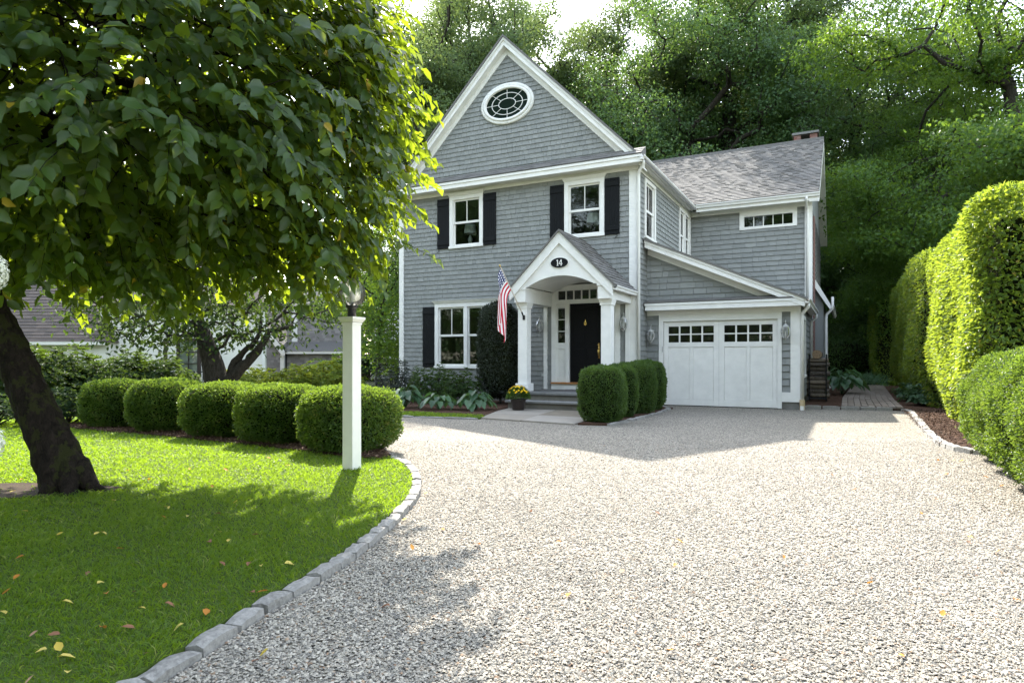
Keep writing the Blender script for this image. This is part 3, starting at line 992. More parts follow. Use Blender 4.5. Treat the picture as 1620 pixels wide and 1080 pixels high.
def shutter(u0, u1, z0, z1, hook_side):
    b = MB()
    k = 6
    for i in range(k):
        a = u0 + (u1 - u0) * i / k
        FRONT.slab(b, a + 0.003, a + (u1 - u0) / k - 0.003, z0, z1, 0.02, 0.052)
    FRONT.slab(b, u0, u1, z0 + 0.002, z1 - 0.002, 0.018, 0.044)
    s = b.build('shutter', M['black'], house)
    for z in (z0 + 0.10, z1 - 0.21):
        q = MB(); FRONT.slab(q, u0 + 0.006, u1 - 0.006, z, z + 0.11, 0.050, 0.072); bevel(q.build('batten', M['black'], s), 0.006)
    uh = u1 - 0.08 if hook_side > 0 else u0 + 0.04
    q = MB()
    q.tube([FRONT.p(uh + 0.03 * math.sin(t * 5), z0 - 0.01 - 0.1 * t, 0.05) for t in np.linspace(0, 1, 8)], 0.009, 6)
    q.build('shutter_hook', M['iron'], s)


# --- openings (u0, u1, z0, z1)
W_UL = (-10.26, -9.14, 4.40, 5.91)
W_UR = (-6.65, -5.54, 4.38, 5.885)
W_LL = (-10.775, -8.66, 0.935, 2.82)
DOORS = (-7.02, -5.12, 0.40, 3.07)


def inner(w, t=0.08):
    return (w[0] + t, w[1] - t, w[2] + 0.05, w[3] - t)


fh = [inner(W_UL), inner(W_UR), inner(W_LL), (DOORS[0] + 0.05, DOORS[1] - 0.05, 0.56, 3.03)]
wall('front_wall', FRONT, XL, XR, 0.22, 6.1, fh)
S1 = (16.50, 17.55, 4.36, 5.92)
S2 = (20.40, 21.98, 4.42, 5.98)
wall('side_wall', SIDE, F0 + 0.001, 27.0, 0.22, 6.1, [inner(S1), inner(S2)])
b = MB(); b.box(XL + 0.001, XL + 0.2, F0 + 0.2, 27, 0.22, 6.1); b.box(XL, XR, 26.8, 27, 0.2, 6.1); b.build('far_wall', M['shingle'], house)
b = MB(); b.prism([(XL, F0, 6.1), (XR, F0, 6.1), (APX + 0.05, F0, APZ - 0.24), (APX - 0.05, F0, APZ - 0.24)], (0, 0.2, 0)); b.build('gable_wall', M['shingle'], house)
b = MB(); b.box(XL + 0.02, XR - 0.02, F0 + 0.01, F0 + 0.18, -0.1, 0.22); b.box(XR - 0.2, XR - 0.02, F0 + 0.18, 22, -0.1, 0.22); b.build('foundation', M['foundation'], house)

# shingle courses
lo = lambda a, b_: (lambda z: [(a, b_)])
shingles(FRONT, 0.24, 5.99, 0.131, lo(-11.91, -4.87), [W_UL, W_UR, W_LL, (DOORS[0], DOORS[1], 0.3, 3.3)], 0.09, 0.21)
shingles(FRONT, 6.40, 9.72, 0.131, lambda z: [(APX - (9.80 - z), APX + (9.80 - z))], [(-9.0, -7.72, 7.95, 8.62)], 0.09, 0.21)
shingles(SIDE, 0.24, 6.0, 0.131, lo(F0 + 0.17, 22.1), [S1, S2, (16.75, 22.1, 0, 2.7)], 0.12, 0.25)
shingles(GAR, 0.40, 2.34, 0.168, lo(-4.69, -1.02), [(-4.36, -1.38, 0, 2.4)], 0.30, 0.45, 0.036)
shingles(GAR, 2.70, 4.2, 0.158, lambda z: [(-4.69, min(-1.2, -4.66 + (4.06 - z) / 0.44))], [], 0.16, 0.42, 0.034)
shingles(WING, 2.60, 5.99, 0.158, lo(-4.69, -1.16), [(-3.1, -1.385, 5.385, 5.97)], 0.18, 0.44, 0.038)
shingles(GSIDE, 0.24, 2.5, 0.16, lo(GX + 0.03, 22.1), [(17.6, 18.7, 0.8, 2.3)], 0.2, 0.4)
shingles(GSIDE, 0.24, 6.0, 0.158, lo(WY + 0.18, 30.0), [], 0.25, 0.5)
cells.sort(key=lambda q: -q[0])
FC6 = [(0, 4, 7, 3), (1, 2, 6, 5), (3, 2, 6, 7), (4, 5, 6, 7)]
org = np.array((-8.4, 16, 0.0))
for s_, V, t in cells[:300]:
    V = np.array(V)
    c_ = V.mean(0)
    me = new_mesh('shingle', V - c_, [np.array(FC6)], M['shingle'], [t] * 4)
    link('shingle', me, house, c_ - org)
V = np.concatenate([np.array(q[1]) for q in cells[300:]]) - org
k = len(cells) - 300
Fq = (np.arange(k) * 8)[:, None, None] + np.array(FC6)[None]
me = new_mesh('wall_shingles', V, [Fq.reshape(-1, 4)], M['shingle'], np.repeat([q[2] for q in cells[300:]], 4))
tag(link('wall_shingles', me, house), kind='stuff')

# --- corner boards, friezes, rakes
def part(name, mt, *boxes, bev=0.0):
    b = MB()
    for q in boxes: b.box(*q)
    o = b.build(name, mt, house)
    if bev: bevel(o, bev)
    return o
part('corner_board', M['white'], (XL, XL + 0.16, F0 - 0.042, F0 + 0.1, 0.2, 5.96))
part('corner_board', M['white'], (XR - 0.19, XR + 0.042, F0 - 0.042, F0 + 0.15, 0.15, 5.96))
part('corner_board', M['white'], (XG - 0.165, XG + 0.045, WY - 0.047, WY + 0.17, 2.5, 5.96))
part('frieze_board', M['white'], (XL - 0.01, XR + 0.045, F0 - 0.045, F0 + 0.02, 5.965, 6.12))
part('frieze_board', M['white'], (XR - 0.02, XR + 0.045, F0 + 0.021, WY - 0.046, 5.965, 6.14))
part('frieze_board', M['white'], (XR + 0.046, XG + 0.045, WY - 0.045, WY + 0.02, 5.965, 6.14))


def sl_top(x):
    return APZ - abs(x - APX) * 1.0
def rake(name, sgn, xe, zoff_t, zoff_b, y0, y1, mt=None):
    """board following the gable slope, from the apex out to xe"""
    b = MB()
    P = [(APX, y0, APZ + zoff_t), (xe, y0, sl_top(xe) + zoff_t), (xe, y0, sl_top(xe) + zoff_b), (APX, y0, APZ + zoff_b)]
    b.prism(P, (0, y1 - y0, 0))
    return b.build(name, mt or M['white'], house)
for sg, xe in ((1, -4.44), (-1, -12.32)):
    rake('rake_board', sg, xe, -0.02, -0.235, 15.665, 15.70)
    rake('rake_moulding', sg, xe, -0.02, -0.09, 15.63, 15.6645)
    rake('rake_soffit', sg, xe, -0.20, -0.235, 15.7005, F0 + 0.02)
    rake('rake_frieze', sg, xe + (-0.45 * sg), -0.236, -0.42, F0 - 0.035, F0 + 0.02)
    rake('main_roof', sg, xe + 0.06 * sg, 0.05, -0.018, 15.60, 27.3, M['roof'])

# pent roof across the gable
def pent(x0, x1, yw, ye, zw, ze, zs, name='pent_roof'):
    b = MB()
    b.prism([(x0, yw, zw), (x0, ye, ze), (x0, ye, ze - 0.02), (x0, yw, ze - 0.02)], (x1 - x0, 0, 0))
    o = b.build(name, M['roof'], house)
    k = 2
    t = MB()
    for r_ in range(3):
        f0, f1 = r_ / 3, (r_ + 1) / 3
        x = x0 - random.uniform(0, 0.2)
        while x < x1:
            w = random.uniform(0.14, 0.32); xa, xb = max(x, x0), min(x + w, x1); x += w
            if xb - xa < 0.02: continue
            t.tint = random.random()
            ya, yb = ye + (yw - ye) * f0 - 0.012, ye + (yw - ye) * f1
            za, zb = ze + (zw - ze) * f0, ze + (zw - ze) * f1
            t.hexa([(xa, ya, za + 0.002), (xb, ya, za + 0.002), (xb, yb, zb + 0.001), (xa, yb, zb + 0.001), (xa, ya, za + 0.018), (xb, ya, za + 0.018), (xb, yb, zb + 0.008), (xa, yb, zb + 0.008)])
    tag(t.build('roof_shingles', M['roof'], house), kind='stuff')
    return o
pent(-12.30, -4.46, F0 - 0.005, 15.47, 6.50, 6.245, 6.05)
part('eave_board', M['white'], (-12.30, -4.46, 15.50, 15.53, 6.045, 6.224))
part('eave_moulding', M['white'], (-12.31, -4.45, 15.475, 15.4995, 6.16, 6.224))
part('eave_soffit', M['white'], (-12.29, -4.47, 15.5305, F0 - 0.046, 6.06, 6.09))
part('eave_return', M['white'], (-4.70, -4.46, 15.5305, 15.88, 6.1, 6.22))

# roof shingle courses on the sloping roofs that can be seen
def roof_courses(name, p0, eu, ev, nu, nv, expo, wmin, wmax, clip=None):
    """p0 eave corner, eu along the eave (len nu), ev up the slope (len nv)"""
    p0, eu, ev = np.array(p0, float), unit(np.array(eu, float)), unit(np.array(ev, float))
    nn = np.cross(eu, ev)
    if nn[2] < 0: nn = -nn
    t = MB(); v = 0.0
    while v < nv - 0.01:
        e = min(expo, nv - v)
        u = -random.uniform(0, wmax)
        a0, a1 = clip(v) if clip else (0, nu)
        while u < nu:
            w = random.uniform(wmin, wmax); ua, ub = max(u, a0) + 0.001, min(u + w, a1) - 0.001; u += w
            if ub - ua < 0.02: continue
            t.tint = random.random()
            h1 = random.choice((0.022, 0.024, 0.034))
            B = lambda uu, vv, hh: p0 + eu * uu + ev * vv + nn * hh
            t.hexa([B(ua, v, 0.001), B(ub, v, 0.001), B(ub, v + e, 0.001), B(ua, v + e, 0.001), B(ua, v, h1), B(ub, v, h1), B(ub, v + e + 0.01, 0.004), B(ua, v + e + 0.01, 0.004)])
        v += expo
    return tag(t.build(name, M['roof'], house), kind='stuff')

# rear wing
wall('wing_wall', WING, XR + 0.001, XG, 2.2, 6.1, [(-3.0, -1.48, 5.45, 5.83)])
b = MB(); GSIDE.slab(b, GX + 0.2, 30.0, 0.22, 2.6, 0, -0.2); GSIDE.slab(b, WY, 30.0, 2.6, 6.1, 0, -0.199); b.build('wing_side_wall', M['shingle'], house)
b = MB(); b.prism([(XG, WY, 6.1), (XG, 30.0, 6.1), (XG, 26.05, 9.0)], (-0.2, 0, 0)); b.build('wing_gable', M['shingle'], house)
b = MB(); GSIDE.slab(b, GX + 0.01, 30, -0.1, 0.22, -0.02, -0.18); b.build('foundation', M['foundation'], house)
EY, EZ, RY, RZ = 21.62, 6.27, 26.05, 9.23
XE = -0.74
b = MB(); b.prism([(XE, EY, EZ), (XE, RY, RZ), (XE, 2 * RY - EY, EZ), (XE, 2 * RY - EY, EZ - 0.06), (XE, RY, RZ - 0.08), (XE, EY, EZ - 0.06)], (-7.6, 0, 0)); b.build('wing_roof', M['roof'], house)
sl = math.hypot(RY - EY, RZ - EZ)
roof_courses('roof_shingles', (-8.3, EY - 0.01, EZ + 0.004), (1, 0, 0), (0, RY - EY, RZ - EZ), 8.3 + XE, sl, 0.135, 0.12, 0.26,
             clip=lambda v: (max(0, 8.3 + (APX + (APZ - (EZ + v / sl * (RZ - EZ))) + 0.02) if True else 0), 8.3 + XE))
part('ridge_cap', M['roof'], (-7.4, XE, RY - 0.12, RY + 0.12, RZ - 0.05, RZ + 0.022))
b = MB(); b.prism([(XE, EY, EZ - 0.06), (XE, RY, RZ - 0.08), (XE, 2 * RY - EY, EZ - 0.06), (XE, 2 * RY - EY, EZ - 0.30), (XE, RY, RZ - 0.33), (XE, EY, EZ - 0.30)], (-0.03, 0, 0)); b.build('rake_board', M['white'], house)
b = MB(); b.prism([(XE - 0.031, EY, EZ - 0.24), (XE - 0.031, RY, RZ - 0.28), (XE - 0.031, 2 * RY - EY, EZ - 0.24), (XE - 0.031, 2 * RY - EY, EZ - 0.28), (XE - 0.031, RY, RZ - 0.32), (XE - 0.031, EY, EZ - 0.28)], (XG - XE + 0.01, 0, 0)); b.build('rake_soffit', M['white'], house)
part('wing_soffit', M['white'], (XR + 0.3, XE - 0.032, EY + 0.02, WY - 0.046, 6.10, 6.135))


def gutter(pts_a, pts_b, prof_dir, z, name='gutter', h=0.11, w=0.115):
    a = np.array(pts_a, float); b_ = np.array(pts_b, float); pd = np.array(prof_dir, float)
    up = np.array([0, 0, 1.0])
    pr = [(0, 0), (w * 0.62, 0), (w * 0.7, h * 0.45), (w, h * 0.75), (w, h), (w * 0.93, h), (w * 0.9, h * 0.8), (w * 0.6, h * 0.3), (0.01, h * 0.25), (0.01, h), (0, h)]
    m_ = MB()
    m_.prism([a + pd * q + up * (z + r_) for q, r_ in pr], b_ - a)
    return m_.build(name, M['gutter'], house)
gutter((-4.50, 15.46, 0), (-4.50, 21.55, 0), (1, 0, 0), 6.085)
part('eave_board', M['white'], (-4.53, -4.5005, 15.54, 21.64, 6.06, 6.20))
part('eave_soffit', M['white'], (XR + 0.046, -4.531, 15.9, 21.64, 6.10, 6.13))
gutter((-4.38, 21.61, 0), (XE + 0.01, 21.61, 0), (0, -1, 0), 6.13)
part('eave_board', M['white'], (-4.4, XE - 0.031, 21.6105, 21.64, 6.02, 6.20))

def spout(pts, r=0.04, name='downspout'):
    b = MB(); b.tube(pts, r, 8); return b.build(name, M['gutter'], house, True)
spout([(-4.44, 15.60, 6.09), (-4.45, 15.62, 6.02), (-4.62, 15.78, 5.84), (-4.625, 15.80, 5.76), (-4.625, 15.80, 0.15)])
spout([(-1.09, 21.55, 6.14), (-1.09, 21.56, 6.06), (-1.085, 22.0, 5.88), (-1.085, 22.02, 5.8), (-1.085, 22.02, 2.9)])

# small window in the wing: five panes
wu = (-3.1, -1.385, 5.385, 5.97)
b = MB()
for q in ((wu[0], wu[1], 5.385, 5.47), (wu[0], wu[1], 5.80, 5.97), (wu[0], -2.96, 5.47, 5.80), (-1.51, wu[1], 5.47, 5.80)):
    WING.slab(b, *q, -0.05, 0.05)
w5 = b.build('window', M['white'], house)
for k in range(5):
    a = -2.96 + 1.45 * k / 5
    g_ = MB(); WING.slab(g_, a, a + 0.29, 5.47, 5.80, -0.03, -0.034); g_.build('pane', M['glass'], w5)
    if k:
        g_ = MB(); WING.slab(g_, a - 0.013, a + 0.013, 5.47, 5.80, -0.01, -0.045); g_.build('muntin', M['white'], w5)
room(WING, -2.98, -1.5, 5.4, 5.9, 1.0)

window(FRONT, *W_UL, meet=5.14)
window(FRONT, *W_UR, meet=5.10)
window(FRONT, *W_LL, units=2, meet=1.89)
window(SIDE, *S1, crown=False, meet=5.12, trim=0.10)
window(SIDE, *S2, units=2, crown=False, meet=5.15, trim=0.10, top_grid=0)
shutter(-10.68, -10.275, 4.42, 5.87, -1); shutter(-9.125, -8.72, 4.42, 5.87, 1)
shutter(-7.065, -6.665, 4.39, 5.83, -1); shutter(-5.525, -5.135, 4.39, 5.83, 1)
shutter(-11.20, -10.79, 0.97, 2.74, -1); shutter(-8.645, -8.24, 0.97, 2.74, 1)

# oval window in the gable
oc = (-8.365, 8.28)
def ell(rx, rz, o, k=48):
    return [FRONT.p(oc[0] + rx * math.cos(2 * math.pi * i / k), oc[1] + rz * math.sin(2 * math.pi * i / k), o) for i in range(k)]
def ring(b, r0, r1, o0, o1, k=48):
    A, B_, C_, D_ = ell(*r0, o1, k), ell(*r1, o1, k), ell(*r0, o0, k), ell(*r1, o0, k)
    F = []
    for i in range(k):
        j = (i + 1) % k
        F += [(i, j, k + j, k + i), (i, 2 * k + i, 2 * k + j, j), (k + i, k + j, 3 * k + j, 3 * k + i)]
    b.add(A + B_ + C_ + D_, F)
b = MB(); ring(b, (0.82, 0.565), (0.73, 0.475), 0.0, 0.06); ow = b.build('oval_window', M['white'], house, True)
b = MB(); ring(b, (0.735, 0.48), (0.655, 0.41), 0.0, 0.085); b.build('inner_moulding', M['white'], ow, True)
b = MB(); b.add(ell(0.67, 0.425, 0.022), [tuple(range(48))[::-1]]); b.build('backing', M['dark_room'], ow)
b = MB(); b.add(ell(0.665, 0.42, 0.030), [tuple(range(48))[::-1]]); b.build('pane', M['leaded_glass'], ow)
b = MB()
ring(b, (0.487, 0.302), (0.470, 0.287), 0.031, 0.046); ring(b, (0.272, 0.152), (0.256, 0.138), 0.031, 0.046)
for k in range(8):
    a = k * math.pi / 4
    ca, sa = math.cos(a), math.sin(a)
    p0 = FRONT.p(oc[0] + 0.26 * ca, oc[1] + 0.143 * sa, 0.038); p1 = FRONT.p(oc[0] + 0.66 * ca, oc[1] + 0.413 * sa, 0.038)
    b.tube([p0, p1], 0.008, 4)
b.build('leaded_muntins', M['white'], ow)

# --- front door, sidelights, transom
b = MB()
DC = -6.07
for q in ((-7.02, -6.89, 0.56, 3.07), (-5.25, -5.12, 0.56, 3.07), (-6.89, -5.25, 3.01, 3.07), (-6.89, -5.25, 2.66, 2.77), (-6.60, -6.515, 0.59, 2.66), (-5.625, -5.54, 0.59, 2.66)):
    FRONT.slab(b, *q, -0.06, 0.05)
fr_ = b.build('door_surround', M['white'], house)
b = MB(); FRONT.slab(b, -7.06, -5.08, 3.07, 3.15, 0, 0.08); b.build('surround_cornice', M['white'], fr_)
b = MB(); FRONT.slab(b, -7.02, -5.12, 0.545, 0.59, -0.1, 0.10); b.build('threshold', M['oak'], fr_)
b = MB(); FRONT.slab(b, -7.02, -5.12, 0.40, 0.545, -0.1, 0.05); b.build('riser_board', M['white'], fr_)
for k in range(7):
    a = -6.84 + 1.54 * k / 7
    g_ = MB(); FRONT.slab(g_, a, a + 0.22, 2.77, 3.01, -0.02, -0.024); g_.build('transom_pane', M['glass'], fr_)
    if k:
        g_ = MB(); FRONT.slab(g_, a - 0.016, a + 0.016, 2.77, 3.01, 0.0, -0.04); g_.build('muntin', M['white'], fr_)
g_ = MB(); FRONT.slab(g_, -6.89, -6.84, 2.77, 3.01, 0.02, -0.04); FRONT.slab(g_, -5.30, -5.25, 2.77, 3.01, 0.02, -0.04); g_.build('transom_stile', M['white'], fr_)
for s in (-1, 1):
    c0 = DC + s * 0.675
    for k in range(3):
        z0 = 1.635 + k * 0.31
        g_ = MB(); FRONT.slab(g_, c0 - 0.105, c0 + 0.105, z0, z0 + 0.30, -0.02, -0.024); g_.build('sidelight_pane', M['glass'], fr_)
        g_ = MB(); FRONT.slab(g_, c0 - 0.105, c0 + 0.105, z0 + 0.295, z0 + 0.315, 0.0, -0.04); g_.build('muntin', M['white'], fr_)
    g_ = MB(); FRONT.slab(g_, c0 - 0.145, c0 - 0.105, 0.59, 2.66, 0.015, -0.04); FRONT.slab(g_, c0 + 0.105, c0 + 0.145, 0.59, 2.66, 0.015, -0.04); FRONT.slab(g_, c0 - 0.105, c0 + 0.105, 2.58, 2.66, 0.015, -0.04); FRONT.slab(g_, c0 - 0.105, c0 + 0.105, 1.48, 1.635, 0.014, -0.04)
    FRONT.slab(g_, c0 - 0.105, c0 + 0.105, 0.59, 0.70, 0.014, -0.04); FRONT.slab(g_, c0 - 0.105, c0 + 0.105, 0.70, 1.48, -0.012, -0.04)
    g_.build('sidelight_frame', M['white'], fr_)
b = MB(); FRONT.slab(b, -6.515, -5.625, 0.592, 2.66, -0.03, -0.07)
dr = b.build('front_door', M['door'], house)
for (u0, u1, z0, z1) in ((-6.39, -6.12, 1.62, 2.52), (-6.02, -5.75, 1.62, 2.52), (-6.39, -6.12, 0.78, 1.46), (-6.02, -5.75, 0.78, 1.46)):
    b = MB(); FRONT.slab(b, u0, u1, z0, z1, -0.03, -0.018); bevel(b.build('door_panel', M['door'], dr), 0.01)
b = MB(); b.tube([FRONT.p(-6.07 + 0.03 * math.cos(t), 2.13 + 0.045 * math.sin(t), 0.0) for t in np.linspace(0, 6.28, 13)], 0.01, 6)
b.lathe([(0.0, -0.09), (0.013, -0.045), (0.008, 0), (0.014, 0.05), (0.0, 0.10)], tuple(FRONT.p(-6.07, 2.15, 0.0)), 8, False); b.build('door_knocker', M['brass'], dr, True)
b = MB(); b.tube([FRONT.p(-5.70, 1.28, -0.02), FRONT.p(-5.70, 1.30, 0.05), FRONT.p(-5.70, 1.44, 0.05), FRONT.p(-5.70, 1.48, -0.02)], 0.012, 6); FRONT.slab(b, -5.72, -5.68, 1.22, 1.62, -0.03, -0.015)
b.lathe([(0.0, -0.03), (0.03, -0.01), (0.03, 0.01), (0.0, 0.03)], tuple(FRONT.p(-5.70, 1.57, 0.02)), 8, False); b.build('door_handle', M['brass'], dr, True)
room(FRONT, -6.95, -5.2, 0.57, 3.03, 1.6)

# --- porch
PC = -6.08                      # centre line
PY = 14.20                      # face of the pediment
PA, PS = 4.235, 0.99            # apex height, slope
EAV = 1.33
def pz(x): return PA - abs(x - PC) * PS
def prake(name, sg, zt, zb, y0, y1, mt, xe=EAV):
    x1 = PC + sg * xe
    b = MB(); b.prism([(PC, y0, PA + zt), (x1, y0, pz(x1) + zt), (x1, y0, pz(x1) + zb), (PC, y0, PA + zb)], (0, y1 - y0, 0))
    return b.build(name, mt, house)
for sg in (1, -1):
    prake('porch_rake_board', sg, 0.0, -0.27, PY - 0.05, PY - 0.001, M['white'])
    prake('porch_roof', sg, 0.05, 0.001, PY - 0.09, F0 - 0.02, M['roof'], EAV + 0.07)
    prake('porch_ceiling_deck', sg, 0.0, -0.04, PY, F0 - 0.03, M['white'])
ps = math.hypot(EAV + 0.07, (EAV + 0.07) * PS)
roof_courses('roof_shingles', (PC + EAV + 0.075, PY - 0.095, PA + 0.052 - (EAV + 0.075) * PS), (0, 1, 0), (-1, 0, PS), F0 - PY + 0.07, ps, 0.135, 0.15, 0.3)
# pediment with the arched opening
b = MB()
arc = [(PC - 0.86 + 1.72 * i / 20, 2.96 + 0.235 * (1 - ((i - 10) / 10) ** 2)) for i in range(21)]
top = [(PC - EAV + 0.05, pz(PC + EAV - 0.05) - 0.1), (PC, PA - 0.1), (PC + EAV - 0.05, pz(PC + EAV - 0.05) - 0.1)]
def colz(x): return pz(x) - 0.1
xs = [PC - EAV + 0.05, PC - 1.1] + [q[0] for q in arc] + [PC + 1.1, PC + EAV - 0.05]
bot = {round(q[0], 5): q[1] for q in arc}
lo_ = [bot.get(round(x, 5), 2.96) for x in xs]; nx_ = len(xs)
V = [(x, PY, z) for x, z in zip(xs, lo_)] + [(x, PY, colz(x)) for x in xs] + [(x, PY + 0.12, z) for x, z in zip(xs, lo_)] + [(x, PY + 0.12, colz(x)) for x in xs]
Fq = []
for i in range(nx_ - 1):
    Fq += [(i, i + 1, nx_ + i + 1, nx_ + i), (2 * nx_ + i + 1, 2 * nx_ + i, 3 * nx_ + i, 3 * nx_ + i + 1), (i + 1, i, 2 * nx_ + i, 2 * nx_ + i + 1)]
b.add(V, Fq)
b.build('pediment', M['white'], house)
b = MB()
for i in range(20):
    (x0, z0), (x1, z1) = arc[i], arc[i + 1]
    b.hexa([(x0, PY + 0.121, z0 + 0.01), (x1, PY + 0.121, z1 + 0.01), (x1, F0 - 0.02, z1 + 0.01), (x0, F0 - 0.02, z0 + 0.01), (x0, PY + 0.121, z0 + 0.03), (x1, PY + 0.121, z1 + 0.03), (x1, F0 - 0.02, z1 + 0.03), (x0, F0 - 0.02, z0 + 0.03)])
b.build('vaulted_ceiling', M['white'], house)
for sg in (1, -1):
    xc = PC + 0.02 + sg * 1.085
    b = MB(); b.box(xc - 0.15, xc + 0.15, PY + 0.001, F0 - 0.001, 2.60, 2.955); b.box(xc - 0.165, xc + 0.165, PY - 0.02, F0 - 0.001, 2.90, 2.958)
    b.build('porch_beam', M['white'], house)
    b = MB(); b.box(xc - 0.122, xc + 0.122, 14.34, 14.585, 0.60, 2.46)
    co = b.build('porch_column', M['white'], house); bevel(co, 0.008)
    b = MB(); b.box(xc - 0.175, xc + 0.175, 14.29, 14.635, 0.40, 0.60); bevel(b.build('column_base', M['white'], co), 0.015)
    b = MB(); b.box(xc - 0.14, xc + 0.14, 14.32, 14.605, 2.46, 2.50); b.hexa([(xc - 0.14, 14.32, 2.50), (xc + 0.14, 14.32, 2.50), (xc + 0.14, 14.605, 2.50), (xc - 0.14, 14.605, 2.50), (xc - 0.17, 14.29, 2.60), (xc + 0.17, 14.29, 2.60), (xc + 0.17, 14.635, 2.60), (xc - 0.17, 14.635, 2.60)])
    b.build('capital', M['white'], co)
    b = MB(); b.box(xc - 0.05 + sg * 0.05, xc + 0.05 + sg * 0.05, F0 - 0.06, F0 - 0.001, 0.40, 2.60); b.build('pilaster', M['white'], house)
gutter((PC + EAV + 0.02, PY - 0.05, 0), (PC + EAV + 0.02, F0 - 0.03, 0), (1, 0, 0), pz(PC + EAV) - 0.13, h=0.10, w=0.10)
gutter((PC - EAV - 0.02, PY - 0.05, 0), (PC - EAV - 0.02, F0 - 0.03, 0), (-1, 0, 0), pz(PC + EAV) - 0.13, h=0.10, w=0.10)
b = MB(); b.box(-7.32, -7.24, F0 - 0.035, F0 - 0.015, 0.74, 0.82); b.build('outlet_cover', M['zinc'], house)

# --- garage
OP = (-4.235, -1.475, 0.0, 2.17)
b = MB()
for q in ((XR + 0.001, OP[0], 0.19, 2.75), (OP[1], XG, 0.19, 2.75), (OP[0], OP[1], OP[3], 2.75)):
    GAR.slab(b, *q, 0, -0.2)
b.prism([(XR + 0.001, GX, 2.75), (XG, GX, 2.75), (XG, GX, 2.60), (XR + 0.001, GX, 4.22)], (0, 0.2, 0))
b.build('garage_wall', M['shingle'], house)
b = MB()
for q in ((-4.352, -4.235, 0.02, 2.175), (-1.475, -1.385, 0.02, 2.175), (-4.352, -1.385, 2.175, 2.335)):
    GAR.slab(b, *q, -0.06, 0.045)
b.build('garage_door_casing', M['white'], house)
b = MB(); GAR.slab(b, -1.192, -0.965, 0.18, 2.335, -0.05, 0.04); GAR.slab(b, -1.384, -1.1925, 0.18, 0.41, -0.05, 0.04); b.build('corner_board', M['white'], house)
b = MB(); GAR.slab(b, -4.69, -4.353, 0.18, 0.41, -0.05, 0.04); b.build('skirt_board', M['white'], house)
b = MB(); GAR.slab(b, -1.384, -1.0, -0.1, 0.18, -0.1, 0.005); b.build('foundation', M['foundation'], house)
b = MB(); GAR.slab(b, -4.69, -4.353, -0.1, 0.18, -0.1, 0.005); b.build('foundation', M['foundation'], house)
part('frieze_board', M['white'], (XR, XG + 0.03, GX - 0.03, GX + 0.02, 2.336, 2.455))
part('eave_board', M['white'], (XR + 0.06, -0.86, 16.40, 16.43, 2.45, 2.628))
part('eave_moulding', M['white'], (XR + 0.05, -0.85, 16.378, 16.3995, 2.57, 2.628))
part('eave_soffit', M['white'], (XR + 0.06, -0.87, 16.4305, GX - 0.031, 2.456, 2.48))
pent(XR + 0.03, -1.0, GX - 0.005, 16.375, 2.74, 2.645, 2.5)
def gz(x): return 4.30 - 0.44 * (x + 4.66)
def grake(name, x0, x1, zt, zb, y0, y1, mt=None):
    b = MB(); b.prism([(x0, y0, gz(x0) + zt), (x1, y0, gz(x1) + zt), (x1, y0, gz(x1) + zb), (x0, y0, gz(x0) + zb)], (0, y1 - y0, 0))
    return b.build(name, mt or M['white'], house)
grake('rake_board', -4.64, -0.87, -0.03, -0.21, 16.385, 16.42)
grake('rake_moulding', -4.64, -0.87, -0.03, -0.09, 16.36, 16.3845)
grake('rake_soffit', -4.64, -0.87, -0.17, -0.20, 16.4205, GX - 0.02)
grake('rake_frieze', -4.64, -1.3, -0.2005, -0.36, GX - 0.045, GX + 0.02)
grake('garage_roof', XR + 0.02, -0.80, 0.02, -0.0295, 16.33, WY - 0.02, M['roof'])
gutter((-0.855, 16.36, 0), (-0.855, 21.0, 0), (1, 0, 0), 2.50)
part('eave_soffit', M['white'], (XG + 0.03, -0.8555, GX, 21.0, 2.50, 2.53))
spout([(-0.80, 16.55, 2.50), (-0.80, 16.56, 2.42), (-0.93, 16.68, 2.28), (-0.935, 16.69, 2.2), (-0.935, 16.69, 0.22)])
b = MB(); b.lathe([(0.055, 0.0), (0.055, 0.10), (0.06, 0.10), (0.06, 0.24), (0.045, 0.24)], (-0.935, 16.69, 0), 10); b.build('drain_collar', simple('tan_drain_pipe', (0.55, 0.42, 0.25), 0.6), house)
b = MB(); b.lathe([(0.052, 0.0), (0.052, 0.12)], (-0.935, 16.685, -0.02), 10); b.build('drain_pipe', M['white'], house)

# garage door
b = MB(); GAR.slab(b, OP[0], OP[1], 0.02, 2.172, -0.05, -0.09)
gd = b.build('garage_door', M['white'], house)
b = MB()
for q in ((-4.235, -4.113, 0.02, 2.172), (-1.593, -1.475, 0.02, 2.172), (-2.975, -2.72, 0.02, 2.172), (-4.113, -2.975, 2.045, 2.172), (-2.72, -1.593, 2.045, 2.172),
          (-4.113, -2.975, 1.51, 1.63), (-2.72, -1.593, 1.51, 1.63), (-4.113, -2.975, 0.02, 0.18), (-2.72, -1.593, 0.02, 0.18), (-3.574, -3.489, 0.18, 1.51), (-2.198, -2.113, 0.18, 1.51)):
    GAR.slab(b, *q, -0.05, -0.02)
bevel(b.build('door_rails', M['white'], gd), 0.004)
for (u0, u1) in ((-4.113, -3.574), (-3.489, -2.975), (-2.72, -2.198), (-2.113, -1.593)):
    b = MB(); GAR.slab(b, u0 + 0.004, u1 - 0.004, 0.184, 1.506, -0.049, -0.038); b.build('door_panel', M['white'], gd)
